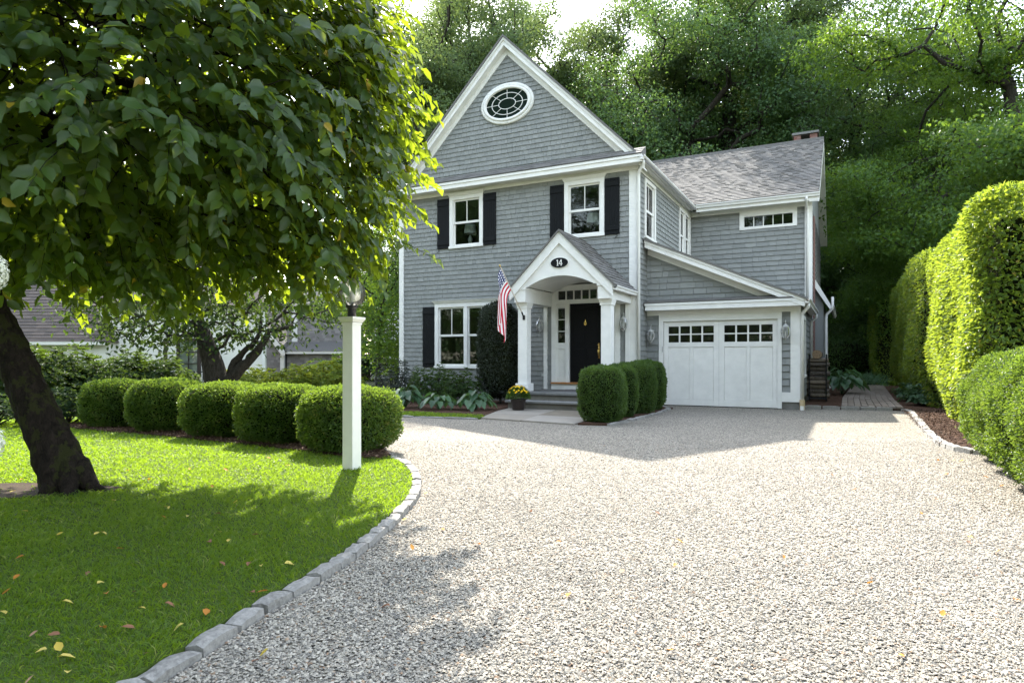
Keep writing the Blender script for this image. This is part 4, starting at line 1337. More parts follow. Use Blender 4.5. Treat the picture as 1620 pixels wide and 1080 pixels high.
for (u0, u1) in ((-4.113, -2.975), (-2.72, -1.593)):
    for i in range(4):
        for j in range(2):
            a = u0 + (u1 - u0) * i / 4; z = 1.63 + 0.415 * j / 2
            b = MB(); GAR.slab(b, a + 0.012, a + (u1 - u0) / 4 - 0.012, z + 0.012, z + 0.195, -0.036, -0.040); b.build('pane', M['glass'], gd)
    b = MB(); GAR.slab(b, u0, u1, 1.632, 2.043, -0.0495, -0.0475); b.build('pane_backing', M['dark_room'], gd)
    b = MB()
    for i in range(1, 4):
        a = u0 + (u1 - u0) * i / 4; GAR.slab(b, a - 0.020, a + 0.020, 1.63, 2.045, -0.0445, -0.022)
    GAR.slab(b, u0, u1, 1.822, 1.853, -0.044, -0.023); b.build('muntins', M['white'], gd)
b = MB(); GAR.slab(b, -2.852, -2.846, 0.02, 2.17, -0.021, -0.018); b.build('centre_joint', M['zinc'], gd)
b = MB(); GAR.slab(b, -4.262, -4.242, 1.38, 1.53, 0.045, 0.06); b.build('strap_hinge', M['zinc'], house)
b = MB(); GAR.slab(b, OP[0], OP[1], -0.01, 0.02, -0.04, -0.1); b.build('door_seal', M['iron'], house)

# narrow window on the garage side, rear bay, chimney
b = MB(); GSIDE.slab(b, 17.6, 17.7, 0.8, 2.3, 0, 0.045); GSIDE.slab(b, 18.6, 18.7, 0.8, 2.3, 0, 0.045); GSIDE.slab(b, 17.7, 18.6, 2.2, 2.3, 0, 0.045); GSIDE.slab(b, 17.58, 18.72, 0.74, 0.8, 0, 0.07)
sw = b.build('window', M['white'], house)
b = MB(); GSIDE.slab(b, 17.7, 18.6, 0.8, 2.2, 0.005, 0.012); b.build('pane', M['glass'], sw)
b = MB(); GSIDE.slab(b, 17.7, 18.6, 0.8, 2.2, -0.001, 0.003); b.build('pane_backing', M['dark_room'], sw)
b = MB(); b.box(XG, -0.72, 25.0, 31.0, 0.1, 3.1); b.prism([(XG, 25.0, 3.1), (-0.72, 25.0, 3.1), (XG, 25.0, 3.75)], (0, 6, 0)); b.build('rear_bay', M['shingle'], house)
b = MB(); b.prism([(XG, 24.8, 4.02), (-0.50, 24.8, 3.10), (-0.50, 24.8, 2.98), (XG, 24.8, 3.90)], (0, 6.4, 0)); b.build('bay_roof', M['roof'], house)
b = MB(); b.prism([(XG, 24.77, 4.01), (-0.50, 24.77, 3.09), (-0.50, 24.77, 2.88), (XG, 24.77, 3.70)], (0, 0.029, 0)); b.build('rake_board', M['white'], house)
gutter((-0.50, 24.8, 0), (-0.50, 31.0, 0), (1, 0, 0), 2.95)
spout([(-0.44, 24.9, 3.35), (-0.44, 24.9, 2.95), (-0.62, 24.95, 2.75), (-0.64, 24.95, 2.6), (-0.64, 24.95, 0.35), (-0.52, 24.85, 0.2)], 0.045)
spout([(-0.80, 20.9, 2.50), (-0.80, 20.95, 2.42), (-0.93, 21.05, 2.3), (-0.93, 21.05, 0.2)], 0.04)
part('brick_chase', M['brick'], (XG, -0.945, 23.4, 23.9, 0.1, 5.9))

ch = empty('chimney', (0, 0, 0)); ch.parent = house; ch.location = (-1.4 + 8.4, 26.85 - 16, 8.7)
def brickpier(x0, x1, y0, y1, z0, z1):
    b = MB(); b.box(x0 + 0.01, x1 - 0.01, y0 + 0.01, y1 - 0.01, z0, z1); b.build('mortar_core', M['foundation'], ch)
    z = z0; r_ = 0
    while z < z1 - 0.03:
        for (a, c_, yy, s) in ((x0, x1, y0, 1),):
            u = a - (0.1 if r_ % 2 else 0)
            while u < c_:
                ua, ub = max(u, a), min(u + 0.2, c_); u += 0.21
                if ub - ua < 0.03: continue
                q = MB(); q.tint = random.random(); q.box(ua, ub, y0, y0 + 0.09, z, z + 0.058); q.build('brick', M['brick'], ch)
        for xx in (x0, x1 - 0.09):
            q = MB(); q.tint = random.random(); q.box(xx, xx + 0.09, y0 + 0.1, y1, z, z + 0.058); q.build('brick', M['brick'], ch)
        z += 0.068; r_ += 1
brickpier(-1.78, -0.98, 26.55, 27.15, 8.6, 9.28)
brickpier(-1.78, -1.54, 26.55, 27.15, 9.28, 9.62)
brickpier(-1.23, -0.98, 26.55, 27.15, 9.28, 9.62)
b = MB(); b.box(-1.84, -0.92, 26.48, 27.22, 9.621, 9.70); b.build('cap_slab', M['bluestone'], ch)

# ------------------------------------------------------------------ things round the house
def rooted(name, loc, label, cat, group=None):
    return empty(name, loc, 0, label, cat, group)

# front steps and flagstones
st = rooted('front_steps', (-6.0, 14.0, 0), 'grey stone front steps up to the black door', 'steps')
x = -7.32
for k, w in enumerate((0.95, 1.05, 0.72)):
    b = MB(); b.tint = random.random(); b.box(x + 0.003, x + w - 0.003, 14.03, 15.82, 0.345, 0.40); bevel(b.build('landing_slab', M['bluestone'], st), 0.008); x += w
b = MB(); b.box(-7.25, -4.66, 14.09, 15.85, -0.05, 0.344); b.build('landing_riser', M['riser'], st)
x = -7.28
for k, w in enumerate((1.15, 1.2)):
    b = MB(); b.tint = random.random(); b.box(x + 0.003, x + w - 0.003, 13.66, 14.088, 0.165, 0.215); bevel(b.build('tread', M['bluestone'], st), 0.008); x += w
b = MB(); b.box(-7.22, -4.98, 13.72, 14.08, -0.05, 0.164); b.build('tread_riser', M['riser'], st)
fl = rooted('flagstone_landing', (-5.7, 12.4, 0), 'buff flagstone landing at the foot of the front steps', 'paving')
fl['kind'] = 'structure'
grid = [[(-6.72, 11.28), (-5.55, 11.10), (-4.40, 10.92)], [(-6.95, 12.15), (-5.75, 12.25), (-4.40, 12.2)], [(-7.20, 13.70), (-5.95, 13.70), (-4.42, 13.70)]]
for i in range(2):
    for j in range(2):
        q = [np.array(grid[i][j]), np.array(grid[i][j + 1]), np.array(grid[i + 1][j + 1]), np.array(grid[i + 1][j])]
        c_ = sum(q) / 4
        q = [a + (c_ - a) / np.linalg.norm(c_ - a) * 0.012 for a in q]
        b = MB(); b.tint = random.random() * 1.4; z = random.uniform(0.028, 0.034)
        b.prism([(a[0], a[1], -0.03) for a in q], (0, 0, 0.03 + z)); bevel(b.build('flagstone', M['flag'], fl), 0.008)

# door mat
b = MB(); b.box(-6.5, -5.65, 15.0, 15.6, 0.401, 0.415); mt = b.build('door_mat', simple('grey_mat', (0.14, 0.13, 0.13), 0.95, 0.1, var=0.6, scale=45)); tag(mt, 'grey woven mat lying before the black front door', 'mat')

# house number
pq = rooted('house_number', (-6.08, 14.14, 3.49), 'oval black plaque with the white number 14', 'sign')
def disc(rx, rz, y0, y1, k=40):
    b = MB(); b.prism([(-6.08 + rx * math.cos(2 * math.pi * i / k), y0, 3.495 + rz * math.sin(2 * math.pi * i / k)) for i in range(k)], (0, y1 - y0, 0)); return b
disc(0.235, 0.132, 14.18, 14.199).build('plaque_rim', M['white'], pq)
disc(0.222, 0.119, 14.17, 14.1799).build('plaque_ring', M['black'], pq)
def glyph(polys, name):
    b = MB()
    for P_ in polys:
        b.prism([(-6.08 + x * 0.145, 14.162, 3.495 + z * 0.145) for x, z in P_], (0, 0.0079, 0))
    b.build(name, M['white'], pq)
glyph([[(-0.46, -0.5), (-0.10, -0.5), (-0.10, -0.44), (-0.46, -0.44)], [(-0.35, -0.44), (-0.21, -0.44), (-0.21, 0.5), (-0.35, 0.5)], [(-0.35, 0.5), (-0.52, 0.36), (-0.48, 0.30), (-0.35, 0.38)]], 'numeral_one')
glyph([[(0.30, -0.44), (0.44, -0.44), (0.44, 0.5), (0.30, 0.5)], [(0.22, -0.5), (0.52, -0.5), (0.52, -0.44), (0.22, -0.44)], [(0.30, 0.5), (0.30, 0.30), (0.02, -0.13), (-0.07, -0.13)], [(-0.07, -0.25), (0.58, -0.25), (0.58, -0.131), (-0.07, -0.131)]], 'numeral_four')

# wall lanterns
def lantern(loc, label, s=1.0):
    r = rooted('wall_lantern', loc, label, 'lantern', 'glass wall lanterns on the house front')
    x, y, z = loc
    b = MB(); b.lathe([(0.0, 0.0), (0.045, 0.0), (0.05, 0.012), (0.0, 0.018)], (0, 0, 0), 12, False)
    me = b.mesh('backplate', M['zinc']); o = link('backplate', me, r); o.rotation_euler = (R(90), 0, 0)
    def P_(pts, rad, nm, mt, k=6):
        b = MB(); b.tube([(p[0] * s, p[1] * s, p[2] * s) for p in pts], rad, k); link(nm, b.mesh(nm, mt, smooth=True), r)
    P_([(0, -0.01, 0.0), (0, -0.05, 0.10), (0, -0.11, 0.15), (0, -0.15, 0.11), (0, -0.15, 0.05)], 0.010, 'scroll_arm', M['zinc'])
    def Lt(prof, nm, mt, k=12):
        b = MB(); b.lathe([(q[0] * s, q[1] * s) for q in prof], (0, -0.15 * s, 0), k, False); link(nm, b.mesh(nm, mt, smooth=True), r)
    Lt([(0.0, 0.07), (0.02, 0.06), (0.03, 0.03), (0.075, 0.0), (0.085, -0.02), (0.08, -0.02)], 'cap', M['zinc'])
    Lt([(0.078, -0.02), (0.095, -0.08), (0.10, -0.14), (0.085, -0.22), (0.05, -0.28), (0.0, -0.29)], 'glass_globe', M['lantern_glass'])
    for k in range(6):
        a = k * math.pi / 3
        P_([(math.cos(a) * q, -0.15 + math.sin(a) * q, h_) for q, h_ in ((0.082, -0.02), (0.10, -0.08), (0.104, -0.14), (0.09, -0.22), (0.05, -0.285))], 0.004, 'cage_wire', M['zinc'], 4)
    Lt([(0.0, -0.33), (0.012, -0.32), (0.02, -0.30), (0.05, -0.285), (0.0, -0.28)], 'finial', M['zinc'])
    Lt([(0.012, -0.25), (0.012, -0.13), (0.004, -0.09), (0.0, -0.085)], 'candle_bulb', M['white'])
lantern((-7.32, F0 - 0.02, 2.22), 'clear glass wall lantern between the porch column and the sidelight')
lantern((-4.99, F0 - 0.02, 2.22), 'clear glass wall lantern right of the front door', 1.0)
lantern((-4.53, GX - 0.02, 1.93), 'clear glass wall lantern on the corner left of the garage door')
lantern((-1.29, GX - 0.02, 1.98), 'clear glass wall lantern right of the garage door')

# flag on an angled pole
fg = rooted('flag', (-7.10, 14.34, 2.25), 'striped flag with starred blue canton on an angled pole', 'flag')
A0 = np.array((-7.10, 14.34, 2.25)); T0 = np.array((-7.19, 13.28, 3.36))
b = MB(); b.tube([A0 + (T0 - A0) * 0.03, A0 + (T0 - A0) * 0.35, A0 + (T0 - A0) * 0.36, T0], [0.014, 0.014, 0.0135, 0.0135], 8); b.build('pole', simple('pale_pole', (0.62, 0.55, 0.45), 0.5), fg)
b = MB(); b.tube([T0, T0 + (T0 - A0) * 0.02, T0 + (T0 - A0) * 0.04], [0.014, 0.022, 0.004], 8); b.build('finial', M['brass'], fg, True)
b = MB(); b.tube([A0 + np.array((0, 0.0, -0.03)), A0 + (T0 - A0) * 0.10], 0.020, 8); b.box(-7.13, -7.07, 14.325, 14.345, 2.17, 2.29); b.build('bracket', M['iron'], fg)
na, nb = 30, 44
V = []; UV = []
pd_ = (T0 - A0) / np.linalg.norm(T0 - A0)
perp = np.array([0, 0, -1.0]) + pd_ * pd_[2]; perp /= np.linalg.norm(perp)
perp = perp + np.array((-0.10, 0, 0))
mid_ = T0 + (A0 - T0) * 0.20
for i in range(na + 1):
    a = i / na
    P_ = T0 + (A0 - T0) * (0.03 + 0.42 * a)
    pos = P_.copy()
    for j in range(nb + 1):
        q = j / nb
        ph = min(1, q / 0.42); ph = ph * ph * (3 - 2 * ph)
        dv = perp * (1 - ph) + np.array([0, 0, -1.0]) * ph
        dv /= np.linalg.norm(dv)
        if j: pos = pos + dv * 1.34 / nb
        w_ = min(1, q * 2.2)
        cx = mid_[:2] + perp[:2] * 0.16
        h_ = pos[:2] + (cx - pos[:2]) * (0.55 * w_ * (0.4 + 0.6 * q))
        fold = math.sin(a * 7.0 + q * 2.2) * 0.065 * w_
        fold2 = math.cos(a * 7.0 + 0.5 + q) * 0.045 * w_
        V.append((h_[0] + fold, h_[1] + fold2, pos[2])); UV.append((q, a))
Fq = [(i * (nb + 1) + j, (i + 1) * (nb + 1) + j, (i + 1) * (nb + 1) + j + 1, i * (nb + 1) + j + 1) for i in range(na) for j in range(nb)]
m, n, p = mat('flag_cloth')
uvn = nd(n, 'ShaderNodeUVMap'); sp = nd(n, 'ShaderNodeSeparateXYZ'); n.links.new(uvn.outputs[0], sp.inputs[0])
u_, v_ = sp.outputs[0], sp.outputs[1]
stripe = mth(n, 'MODULO', mth(n, 'FLOOR', mth(n, 'MULTIPLY', v_, 13.0)), 2.0)
col = mixc(n, (0.50, 0.022, 0.045), (0.80, 0.78, 0.76), stripe)
cant = mth(n, 'MULTIPLY', mth(n, 'LESS_THAN', u_, 0.40), mth(n, 'LESS_THAN', v_, 7 / 13))
su = mth(n, 'SUBTRACT', mth(n, 'FRACT', mth(n, 'MULTIPLY', u_, 6 / 0.40)), 0.5); sv_ = mth(n, 'SUBTRACT', mth(n, 'FRACT', mth(n, 'MULTIPLY', v_, 5 * 13 / 7)), 0.5)
star = mth(n, 'LESS_THAN', mth(n, 'ADD', mth(n, 'MULTIPLY', su, su), mth(n, 'MULTIPLY', sv_, sv_)), 0.075)
cc = mixc(n, (0.022, 0.03, 0.11), (0.82, 0.81, 0.80), star)
n.links.new(mixc(n, col, cc, cant), p.inputs['Base Color']); p.inputs['Roughness'].default_value = 0.8; p.inputs['Specular IOR Level'].default_value = 0.2
me = new_mesh('cloth', np.array(V) - np.array((-7.10, 14.34, 2.25)), [np.array(Fq)], m, None, True, UV)
link('cloth', me, fg)

# potted chrysanthemum
pt = rooted('flower_pot', (-6.72, 13.28, 0.03), 'dark brown pot of yellow chrysanthemums beside the front steps', 'potted plant')
b = MB(); b.lathe([(0.15, 0), (0.165, 0.02), (0.20, 0.26), (0.215, 0.27), (0.215, 0.30), (0.19, 0.30), (0.18, 0.27)], (0, 0, 0), 20); link('pot', b.mesh('pot', M['pot'], smooth=True), pt)
k = 2600
dd = rand_dirs(k); dd[:, 2] = np.abs(dd[:, 2]) * 1.1 - 0.25
rr = (0.75 + 0.25 * RNG.random(k))[:, None]
Pm = dd * rr * np.array([0.31, 0.31, 0.27]) + np.array([0, 0, 0.38])
link('foliage', leaf_mesh('foliage', Pm, dd + rand_dirs(k) * 0.6, rand_dirs(k), 0.045 + 0.02 * RNG.random(k), np.full(k, 0.024), M['leaf_boxd']), pt)
k = 150
dd = rand_dirs(k * 2); dd = dd[dd[:, 2] > 0.3][:k]; k = len(dd)
Pc = dd * np.array([0.30, 0.30, 0.27]) + np.array([0, 0, 0.395])
pa = np.repeat(Pc, 9, 0); ang = np.tile(np.arange(9) * 6.283 / 9, k)
e1 = unit(np.cross(np.repeat(dd, 9, 0), np.array([0.3, 0.2, 1.0]))); e2 = np.cross(np.repeat(dd, 9, 0), e1)
ax = e1 * np.cos(ang)[:, None] + e2 * np.sin(ang)[:, None] + np.repeat(dd, 9, 0) * 0.25
link('blossoms', leaf_mesh('blossoms', pa, ax, np.repeat(dd, 9, 0), np.full(len(pa), 0.030), np.full(len(pa), 0.015), M['mum']), pt)

pt.scale = (0.86, 0.86, 0.86)
# lamp post on the lawn
lp = rooted('lamp_post', (-4.66, 5.30, 0.03), 'square white wooden lamp post on the lawn with a glass globe', 'lamp post')
b = MB(); b.hexa([(-0.07, -0.07, -0.05), (0.07, -0.07, -0.05), (0.07, 0.07, -0.05), (-0.07, 0.07, -0.05), (-0.068, -0.068, 1.555), (0.068, -0.068, 1.555), (0.068, 0.068, 1.555), (-0.068, 0.068, 1.555)])
pm = simple('white_post_paint', (0.78, 0.76, 0.68), 0.5, 0.4, var=0.06, scale=5); bevel(link('post', b.mesh('post', pm), lp), 0.006)
b = MB()
for a, z0, z1, w2 in ((0.075, 1.535, 1.556, None), (0.08, 1.56, 1.59, 0.098), (0.10, 1.59, 1.615, None)):
    t = w2 or a
    b.hexa([(-a, -a, z0), (a, -a, z0), (a, a, z0), (-a, a, z0), (-t, -t, z1), (t, -t, z1), (t, t, z1), (-t, t, z1)])
link('cap_moulding', b.mesh('cap_moulding', pm), lp)
b = MB(); b.lathe([(0.045, 1.615), (0.045, 1.70), (0.05, 1.705), (0.068, 1.72), (0.07, 1.735), (0.06, 1.74), (0.0, 1.742)], n=16); link('collar', b.mesh('collar', M['iron'], smooth=True), lp)
b = MB(); b.lathe([(0.055, 1.74), (0.105, 1.762), (0.14, 1.805), (0.148, 1.86), (0.132, 1.93), (0.09, 1.99), (0.06, 2.02)], n=20, caps=False); link('glass_globe', b.mesh('glass_globe', M['lantern_glass'], smooth=True), lp)
for k in range(6):
    a = k * math.pi / 3
    b = MB(); b.tube([(math.cos(a) * q, math.sin(a) * q, z) for q, z in ((0.057, 1.74), (0.108, 1.762), (0.143, 1.805), (0.151, 1.86), (0.135, 1.93), (0.093, 1.99), (0.062, 2.02))], 0.0014, 4); link('cage_wire', b.mesh('cage_wire', M['zinc'], smooth=True), lp)
b = MB(); b.lathe([(0.0, 2.10), (0.015, 2.09), (0.02, 2.06), (0.06, 2.045), (0.075, 2.02), (0.06, 2.015), (0.0, 2.015)], n=16, caps=False); link('cap', b.mesh('cap', M['iron'], smooth=True), lp)
b = MB(); b.lathe([(0.016, 1.74), (0.016, 1.80), (0.028, 1.83), (0.030, 1.86), (0.0, 1.90)], n=10, caps=False); link('bulb', b.mesh('bulb', M['white'], smooth=True), lp)

# firewood rack and logs
rk = rooted('firewood_rack', (-0.72, 19.6, 0.05), 'black metal firewood rack standing by the garage wall', 'rack')
b = MB()
for x in (-0.20, 0.22):
    for y in (-0.02, 0.42):
        b.tube([(x, y, 0), (x, y, 1.28)], 0.018, 6)
bars = b
for z in (0.07,):
    for y in (-0.02, 0.42): b.tube([(-0.20, y, z), (0.22, y, z)], 0.018, 6)
    for x in (-0.20, 0.22): b.tube([(x, -0.02, z), (x, 0.42, z)], 0.018, 6)
link('frame', b.mesh('frame', M['iron']), rk)
LG = ('logs stacked in the firewood rack')
lz = 0.105
i = 0
def logmesh(L, r0):
    b = MB(); k = 9; b.tint = random.random() ** 1.5
    pr = [r0 * random.uniform(0.85, 1.1) for _ in range(k)]
    V = []
    for x in (-L / 2, -L / 4, L / 4, L / 2):
        for q in range(k):
            a = 2 * math.pi * q / k
            V.append((x, math.cos(a) * pr[q] * random.uniform(0.95, 1.05), math.sin(a) * pr[q] * random.uniform(0.95, 1.05)))
    F = [(s * k + q, s * k + (q + 1) % k, (s + 1) * k + (q + 1) % k, (s + 1) * k + q) for s in range(3) for q in range(k)]
    b.add(V, F)
    me = b.mesh('bark', M['log'])
    c_ = MB(); c_.add(V[:k], [tuple(range(k))]); c_.add(V[3 * k:], [tuple(range(k))])
    return me, c_.mesh('cut_end', M['logend'])
row = 0
while lz < 1.12:
    r0 = random.uniform(0.045, 0.085)
    for y in (0.06, 0.20, 0.34):
        i += 1
        rr = r0 * random.uniform(0.8, 1.12)
        me, ce = logmesh(random.uniform(0.44, 0.54), rr)
        lab = 'split log in the %s row of the firewood stack, %s layer from the bottom' % ({0.06: 'front', 0.20: 'middle', 0.34: 'rear'}[y], ('first', 'second', 'third', 'fourth', 'fifth', 'sixth', 'seventh', 'eighth', 'ninth', 'tenth')[min(row, 9)])
        o = empty('log', (-0.70 + random.uniform(-0.07, 0.07), 19.6 + y + random.uniform(-0.03, 0.03), 0.05 + lz + r0), random.uniform(-0.16, 0.16), lab, 'log', LG)
        link('bark', me, o); link('cut_end', ce, o)
    lz += r0 * 1.93; row += 1
me, ce = logmesh(0.36, 0.12)
o = empty('log', (-0.72, 19.78, 0.05 + lz + 0.10), 1.5, 'thick round log on top of the firewood stack', 'log', LG); link('bark', me, o); link('cut_end', ce, o)

# lamps seen through the upper windows
def table_lamp(loc, label, mt_base, sh):
    r = rooted('table_lamp', loc, label, 'lamp')
    b = MB(); b.lathe([(0.09, 0), (0.09, 0.02), (0.03, 0.05), (0.05, 0.12), (0.07, 0.22), (0.03, 0.32), (0.012, 0.36), (0.012, 0.42)], n=12); link('base', b.mesh('base', mt_base, smooth=True), r)
    b = MB(); b.lathe([(0.19, 0.38), (0.15, 0.64)], n=18, caps=False); link('lamp_shade', b.mesh('lamp_shade', M['lampshade'], smooth=True), r)
    b = MB(); b.lathe([(0.25, -0.03), (0.25, 0)], n=16); b.tube([(0, 0, -0.6), (0, 0, -0.03)], 0.03, 8); link('side_table', b.mesh('side_table', M['dark_room']), r)
table_lamp((-5.98, F0 + 0.36, 4.42), 'lamp with pale drum shade behind the upper right window', M['black'], 1)
table_lamp((-9.82, F0 + 0.40, 4.50), 'lamp with white base behind the upper left window', M['lampshade'], 1)

# ------------------------------------------------------------------ neighbouring houses
def local(o_r, o_d):
    """origin of a building turned to face the camera, in metres right of / ahead of the camera"""
    p_ = lv(o_r, o_d, 0)
    return (p_[0], p_[1], 0)

def lpart(root, name, mt, fn):
    b = MB(); fn(b); return link(name, b.mesh(name, mt), root)

# white stucco cottage with a brown roof
nb = empty('neighbour_cottage', local(-14.5, 27.5), YAW, 'white stucco cottage with a brown roof behind the boxwood row', 'house')
lpart(nb, 'low_wall', M['cream'], lambda b: b.box(-12, -2.7, 0, 6, -0.3, 1.95))
lpart(nb, 'low_roof', M['roof_brown'], lambda b: b.hexa([(-12.4, -0.35, 1.90), (-2.55, -0.35, 1.90), (-2.7, 6, 1.95), (-12, 6, 1.95), (-10.5, 2.8, 4.9), (-4.2, 2.8, 4.9), (-4.2, 3.4, 4.9), (-10.5, 3.4, 4.9)]))
def rows(b):
    for r_ in range(20):
        f = r_ / 20
        z = 1.92 + 3.0 * f; y = -0.36 + 3.16 * f; xl = -12.4 + 1.9 * f; xr = -2.55 - 1.65 * f
        x = xl
        while x < xr:
            w = min(random.uniform(0.25, 0.5), xr - x); b.tint = random.random()
            b.hexa([(x, y, z), (x + w, y, z), (x + w, y + 0.158, z + 0.15), (x, y + 0.158, z + 0.15), (x, y - 0.02, z + 0.03), (x + w, y - 0.02, z + 0.03), (x + w, y + 0.15, z + 0.165), (x, y + 0.15, z + 0.165)])
            x += w
tag(lpart(nb, 'roof_shingles', M['roof_brown'], rows), kind='stuff')
lpart(nb, 'eave_board', M['cream'], lambda b: b.box(-12.4, -2.6, -0.38, -0.34, 1.80, 1.93))
lpart(nb, 'tall_wall', M['cream'], lambda b: b.prism([(-3.4, 0.6, -0.3), (3.75, 0.6, -0.3), (0.5, 7, -0.3), (-3.4, 7, -0.3)], (0, 0, 3.9)))
lpart(nb, 'tall_roof', M['roof_brown'], lambda b: b.add([(-3.7, 0.2, 3.5), (4.0, 0.2, 3.5), (0.5, 7.4, 3.5), (-3.7, 7.4, 3.5), (-3.7, 3.8, 6.3), (1.6, 3.8, 6.3)], [(0, 1, 5, 4), (2, 3, 4, 5), (0, 4, 3), (1, 2, 5), (0, 3, 2, 1)]))
lpart(nb, 'corner_trim', M['white'], lambda b: b.box(3.65, 3.78, 0.55, 0.7, -0.3, 3.5))
dw = lpart(nb, 'glazed_door', M['wood_dark'], lambda b: (b.box(-0.05, 0.05, 0.5, 0.6, -0.2, 2.1), b.box(0.85, 0.98, 0.5, 0.6, -0.2, 2.1), b.box(0.05, 0.85, 0.5, 0.6, 2.0, 2.1), b.box(0.05, 0.85, 0.52, 0.6, -0.2, 0.5), b.box(0.44, 0.47, 0.52, 0.56, 0.5, 2.0), b.box(0.05, 0.85, 0.52, 0.56, 1.0, 1.03), b.box(0.05, 0.85, 0.52, 0.56, 1.5, 1.53)))
b = MB(); b.box(0.05, 0.85, 0.575, 0.58, 0.5, 2.0); link('pane', b.mesh('pane', M['glass']), dw)
lpart(nb, 'shutter', M['wood_dark'], lambda b: b.box(-0.62, -0.48, 0.54, 0.6, 0.3, 2.05))
lpart(nb, 'low_window', M['wood_dark'], lambda b: b.box(-5.6, -4.6, -0.04, 0.0, 0.8, 1.55))
rl = empty('step_railing', local(-13.2, 26.6), YAW, 'small black iron railing before the white cottage', 'railing')
lpart(rl, 'top_rail', M['iron'], lambda b: b.box(0, 0.6, -0.02, 0.02, 0.66, 0.70))
for k in range(6):
    lpart(rl, 'baluster', M['iron'], lambda b: b.box(0.02 + k * 0.11, 0.04 + k * 0.11, -0.01, 0.01, -0.1, 0.66))

# cedar shingled house with white garage door
gh = empty('cedar_house', local(-13.0, 36.0), YAW, 'weathered cedar shingled house with a white garage door beyond the cottage', 'house')
def cedar(b, x0, x1, y, z0, z1, top=None):
    z = z0
    while z < z1:
        x = x0
        while x < x1:
            w = min(random.uniform(0.14, 0.3), x1 - x); b.tint = random.random()
            zt = min(z + 0.14, z1)
            if top is None or z + 0.1 < top(x + w / 2):
                b.hexa([(x, y - 0.02, z), (x + w - 0.004, y - 0.02, z), (x + w - 0.004, y, z), (x, y, z), (x, y - 0.006, zt), (x + w - 0.004, y - 0.006, zt), (x + w - 0.004, y, zt), (x, y, zt)])
            x += w
        z += 0.14
gt = lambda x: 1.75 + (0.15 - x) * 1.35
lpart(gh, 'gable_body', M['cedar'], lambda b: b.prism([(-4.0, 0.0, -1), (0.2, 0.0, -1), (0.2, 0.0, 1.6), (-1.9, 0.0, 4.5), (-4.0, 0, 1.6)], (0, 6, 0)))
tag(lpart(gh, 'gable_shingles', M['cedar'], lambda b: cedar(b, -1.6, 0.15, 0, -0.8, 4.3, gt)), kind='stuff')
lpart(gh, 'rake_board', M['white'], lambda b: b.prism([(-1.9, -0.25, 4.75), (0.42, -0.25, 1.62), (0.42, -0.25, 1.40), (0.25, -0.25, 1.40), (-1.9, -0.25, 4.4)], (0, 0.06, 0)))
lpart(gh, 'gable_roof', M['roof'], lambda b: b.prism([(-1.9, -0.2, 4.78), (0.45, -0.2, 1.64), (0.40, -0.2, 1.6), (-1.9, -0.2, 4.7)], (0, 6.2, 0)))
lpart(gh, 'corner_board', M['white'], lambda b: b.box(0.1, 0.32, -0.06, 0.1, -1, 1.45))
ga = lpart(gh, 'garage_door', M['white'], lambda b: (b.box(-2.6, -0.9, -0.05, 0, -0.9, 1.35),))
for k in range(3):
    for q in range(2):
        b = MB(); b.box(-1.95 + k * 0.30 + (0.1 if k > 0 else 0), -1.70 + k * 0.30 + (0.1 if k > 0 else 0), -0.058, -0.052, 0.52 + q * 0.26, 0.74 + q * 0.26); link('pane', b.mesh('pane', M['black']), ga)
lpart(gh, 'wing_body', M['cedar'], lambda b: b.box(0.32, 3.8, 0.4, 6, -1, 1.5))
tag(lpart(gh, 'wing_shingles', M['cedar'], lambda b: cedar(b, 0.33, 3.8, 0.4, -0.8, 1.5)), kind='stuff')
lpart(gh, 'wing_eave', M['white'], lambda b: b.box(0.3, 3.95, 0.05, 0.39, 1.5, 1.64))
lpart(gh, 'wing_roof', M['roof'], lambda b: b.prism([(0.3, 0.02, 1.641), (0.3, 1.3, 2.2), (0.3, 1.3, 1.641)], (3.7, 0, 0)))
lpart(gh, 'upper_body', M['cedar'], lambda b: b.box(0.0, 3.6, 1.3, 5, 1.6, 4.3))
tag(lpart(gh, 'upper_shingles', M['cedar'], lambda b: cedar(b, 0.45, 3.5, 1.3, 2.0, 4.2)), kind='stuff')
lpart(gh, 'corner_board', M['white'], lambda b: b.box(0.3, 0.62, 1.24, 1.3, 2.2, 4.3))
lpart(gh, 'corner_board', M['white'], lambda b: b.box(3.45, 3.62, 1.24, 1.3, 2.1, 4.3))
lpart(gh, 'upper_roof', M['roof'], lambda b: b.prism([(-0.2, 1.0, 4.25), (-0.2, 5.4, 4.25), (-0.2, 3.2, 6.0)], (4.1, 0, 0)))

# white clapboard house glimpsed beyond
wh = empty('white_house', local(-9.0, 44.0), YAW, 'bright white house glimpsed between trees left of the grey house', 'house')
lpart(wh, 'wall', M['white'], lambda b: b.box(-0.6, 3.6, 0, 6, -1, 3.2))
lpart(wh, 'gable', M['white'], lambda b: b.prism([(-0.6, 0, 3.2), (3.6, 0, 3.2), (1.5, 0, 5.6)], (0, 6, 0)))
lpart(wh, 'roof', M['roof'], lambda b: (b.prism([(1.5, -0.3, 5.75), (-0.95, -0.3, 3.0), (-0.85, -0.3, 2.9), (1.5, -0.3, 5.6)], (0, 6.6, 0)), b.prism([(1.5, -0.3, 5.75), (3.95, -0.3, 3.0), (3.85, -0.3, 2.9), (1.5, -0.3, 5.6)], (0, 6.6, 0))))
ww = lpart(wh, 'window', M['white'], lambda b: b.box(1.0, 2.0, -0.05, 0, 1.2, 2.6))
b = MB(); b.box(1.1, 1.9, -0.06, -0.051, 1.3, 2.5); link('pane', b.mesh('pane', M['black']), ww)

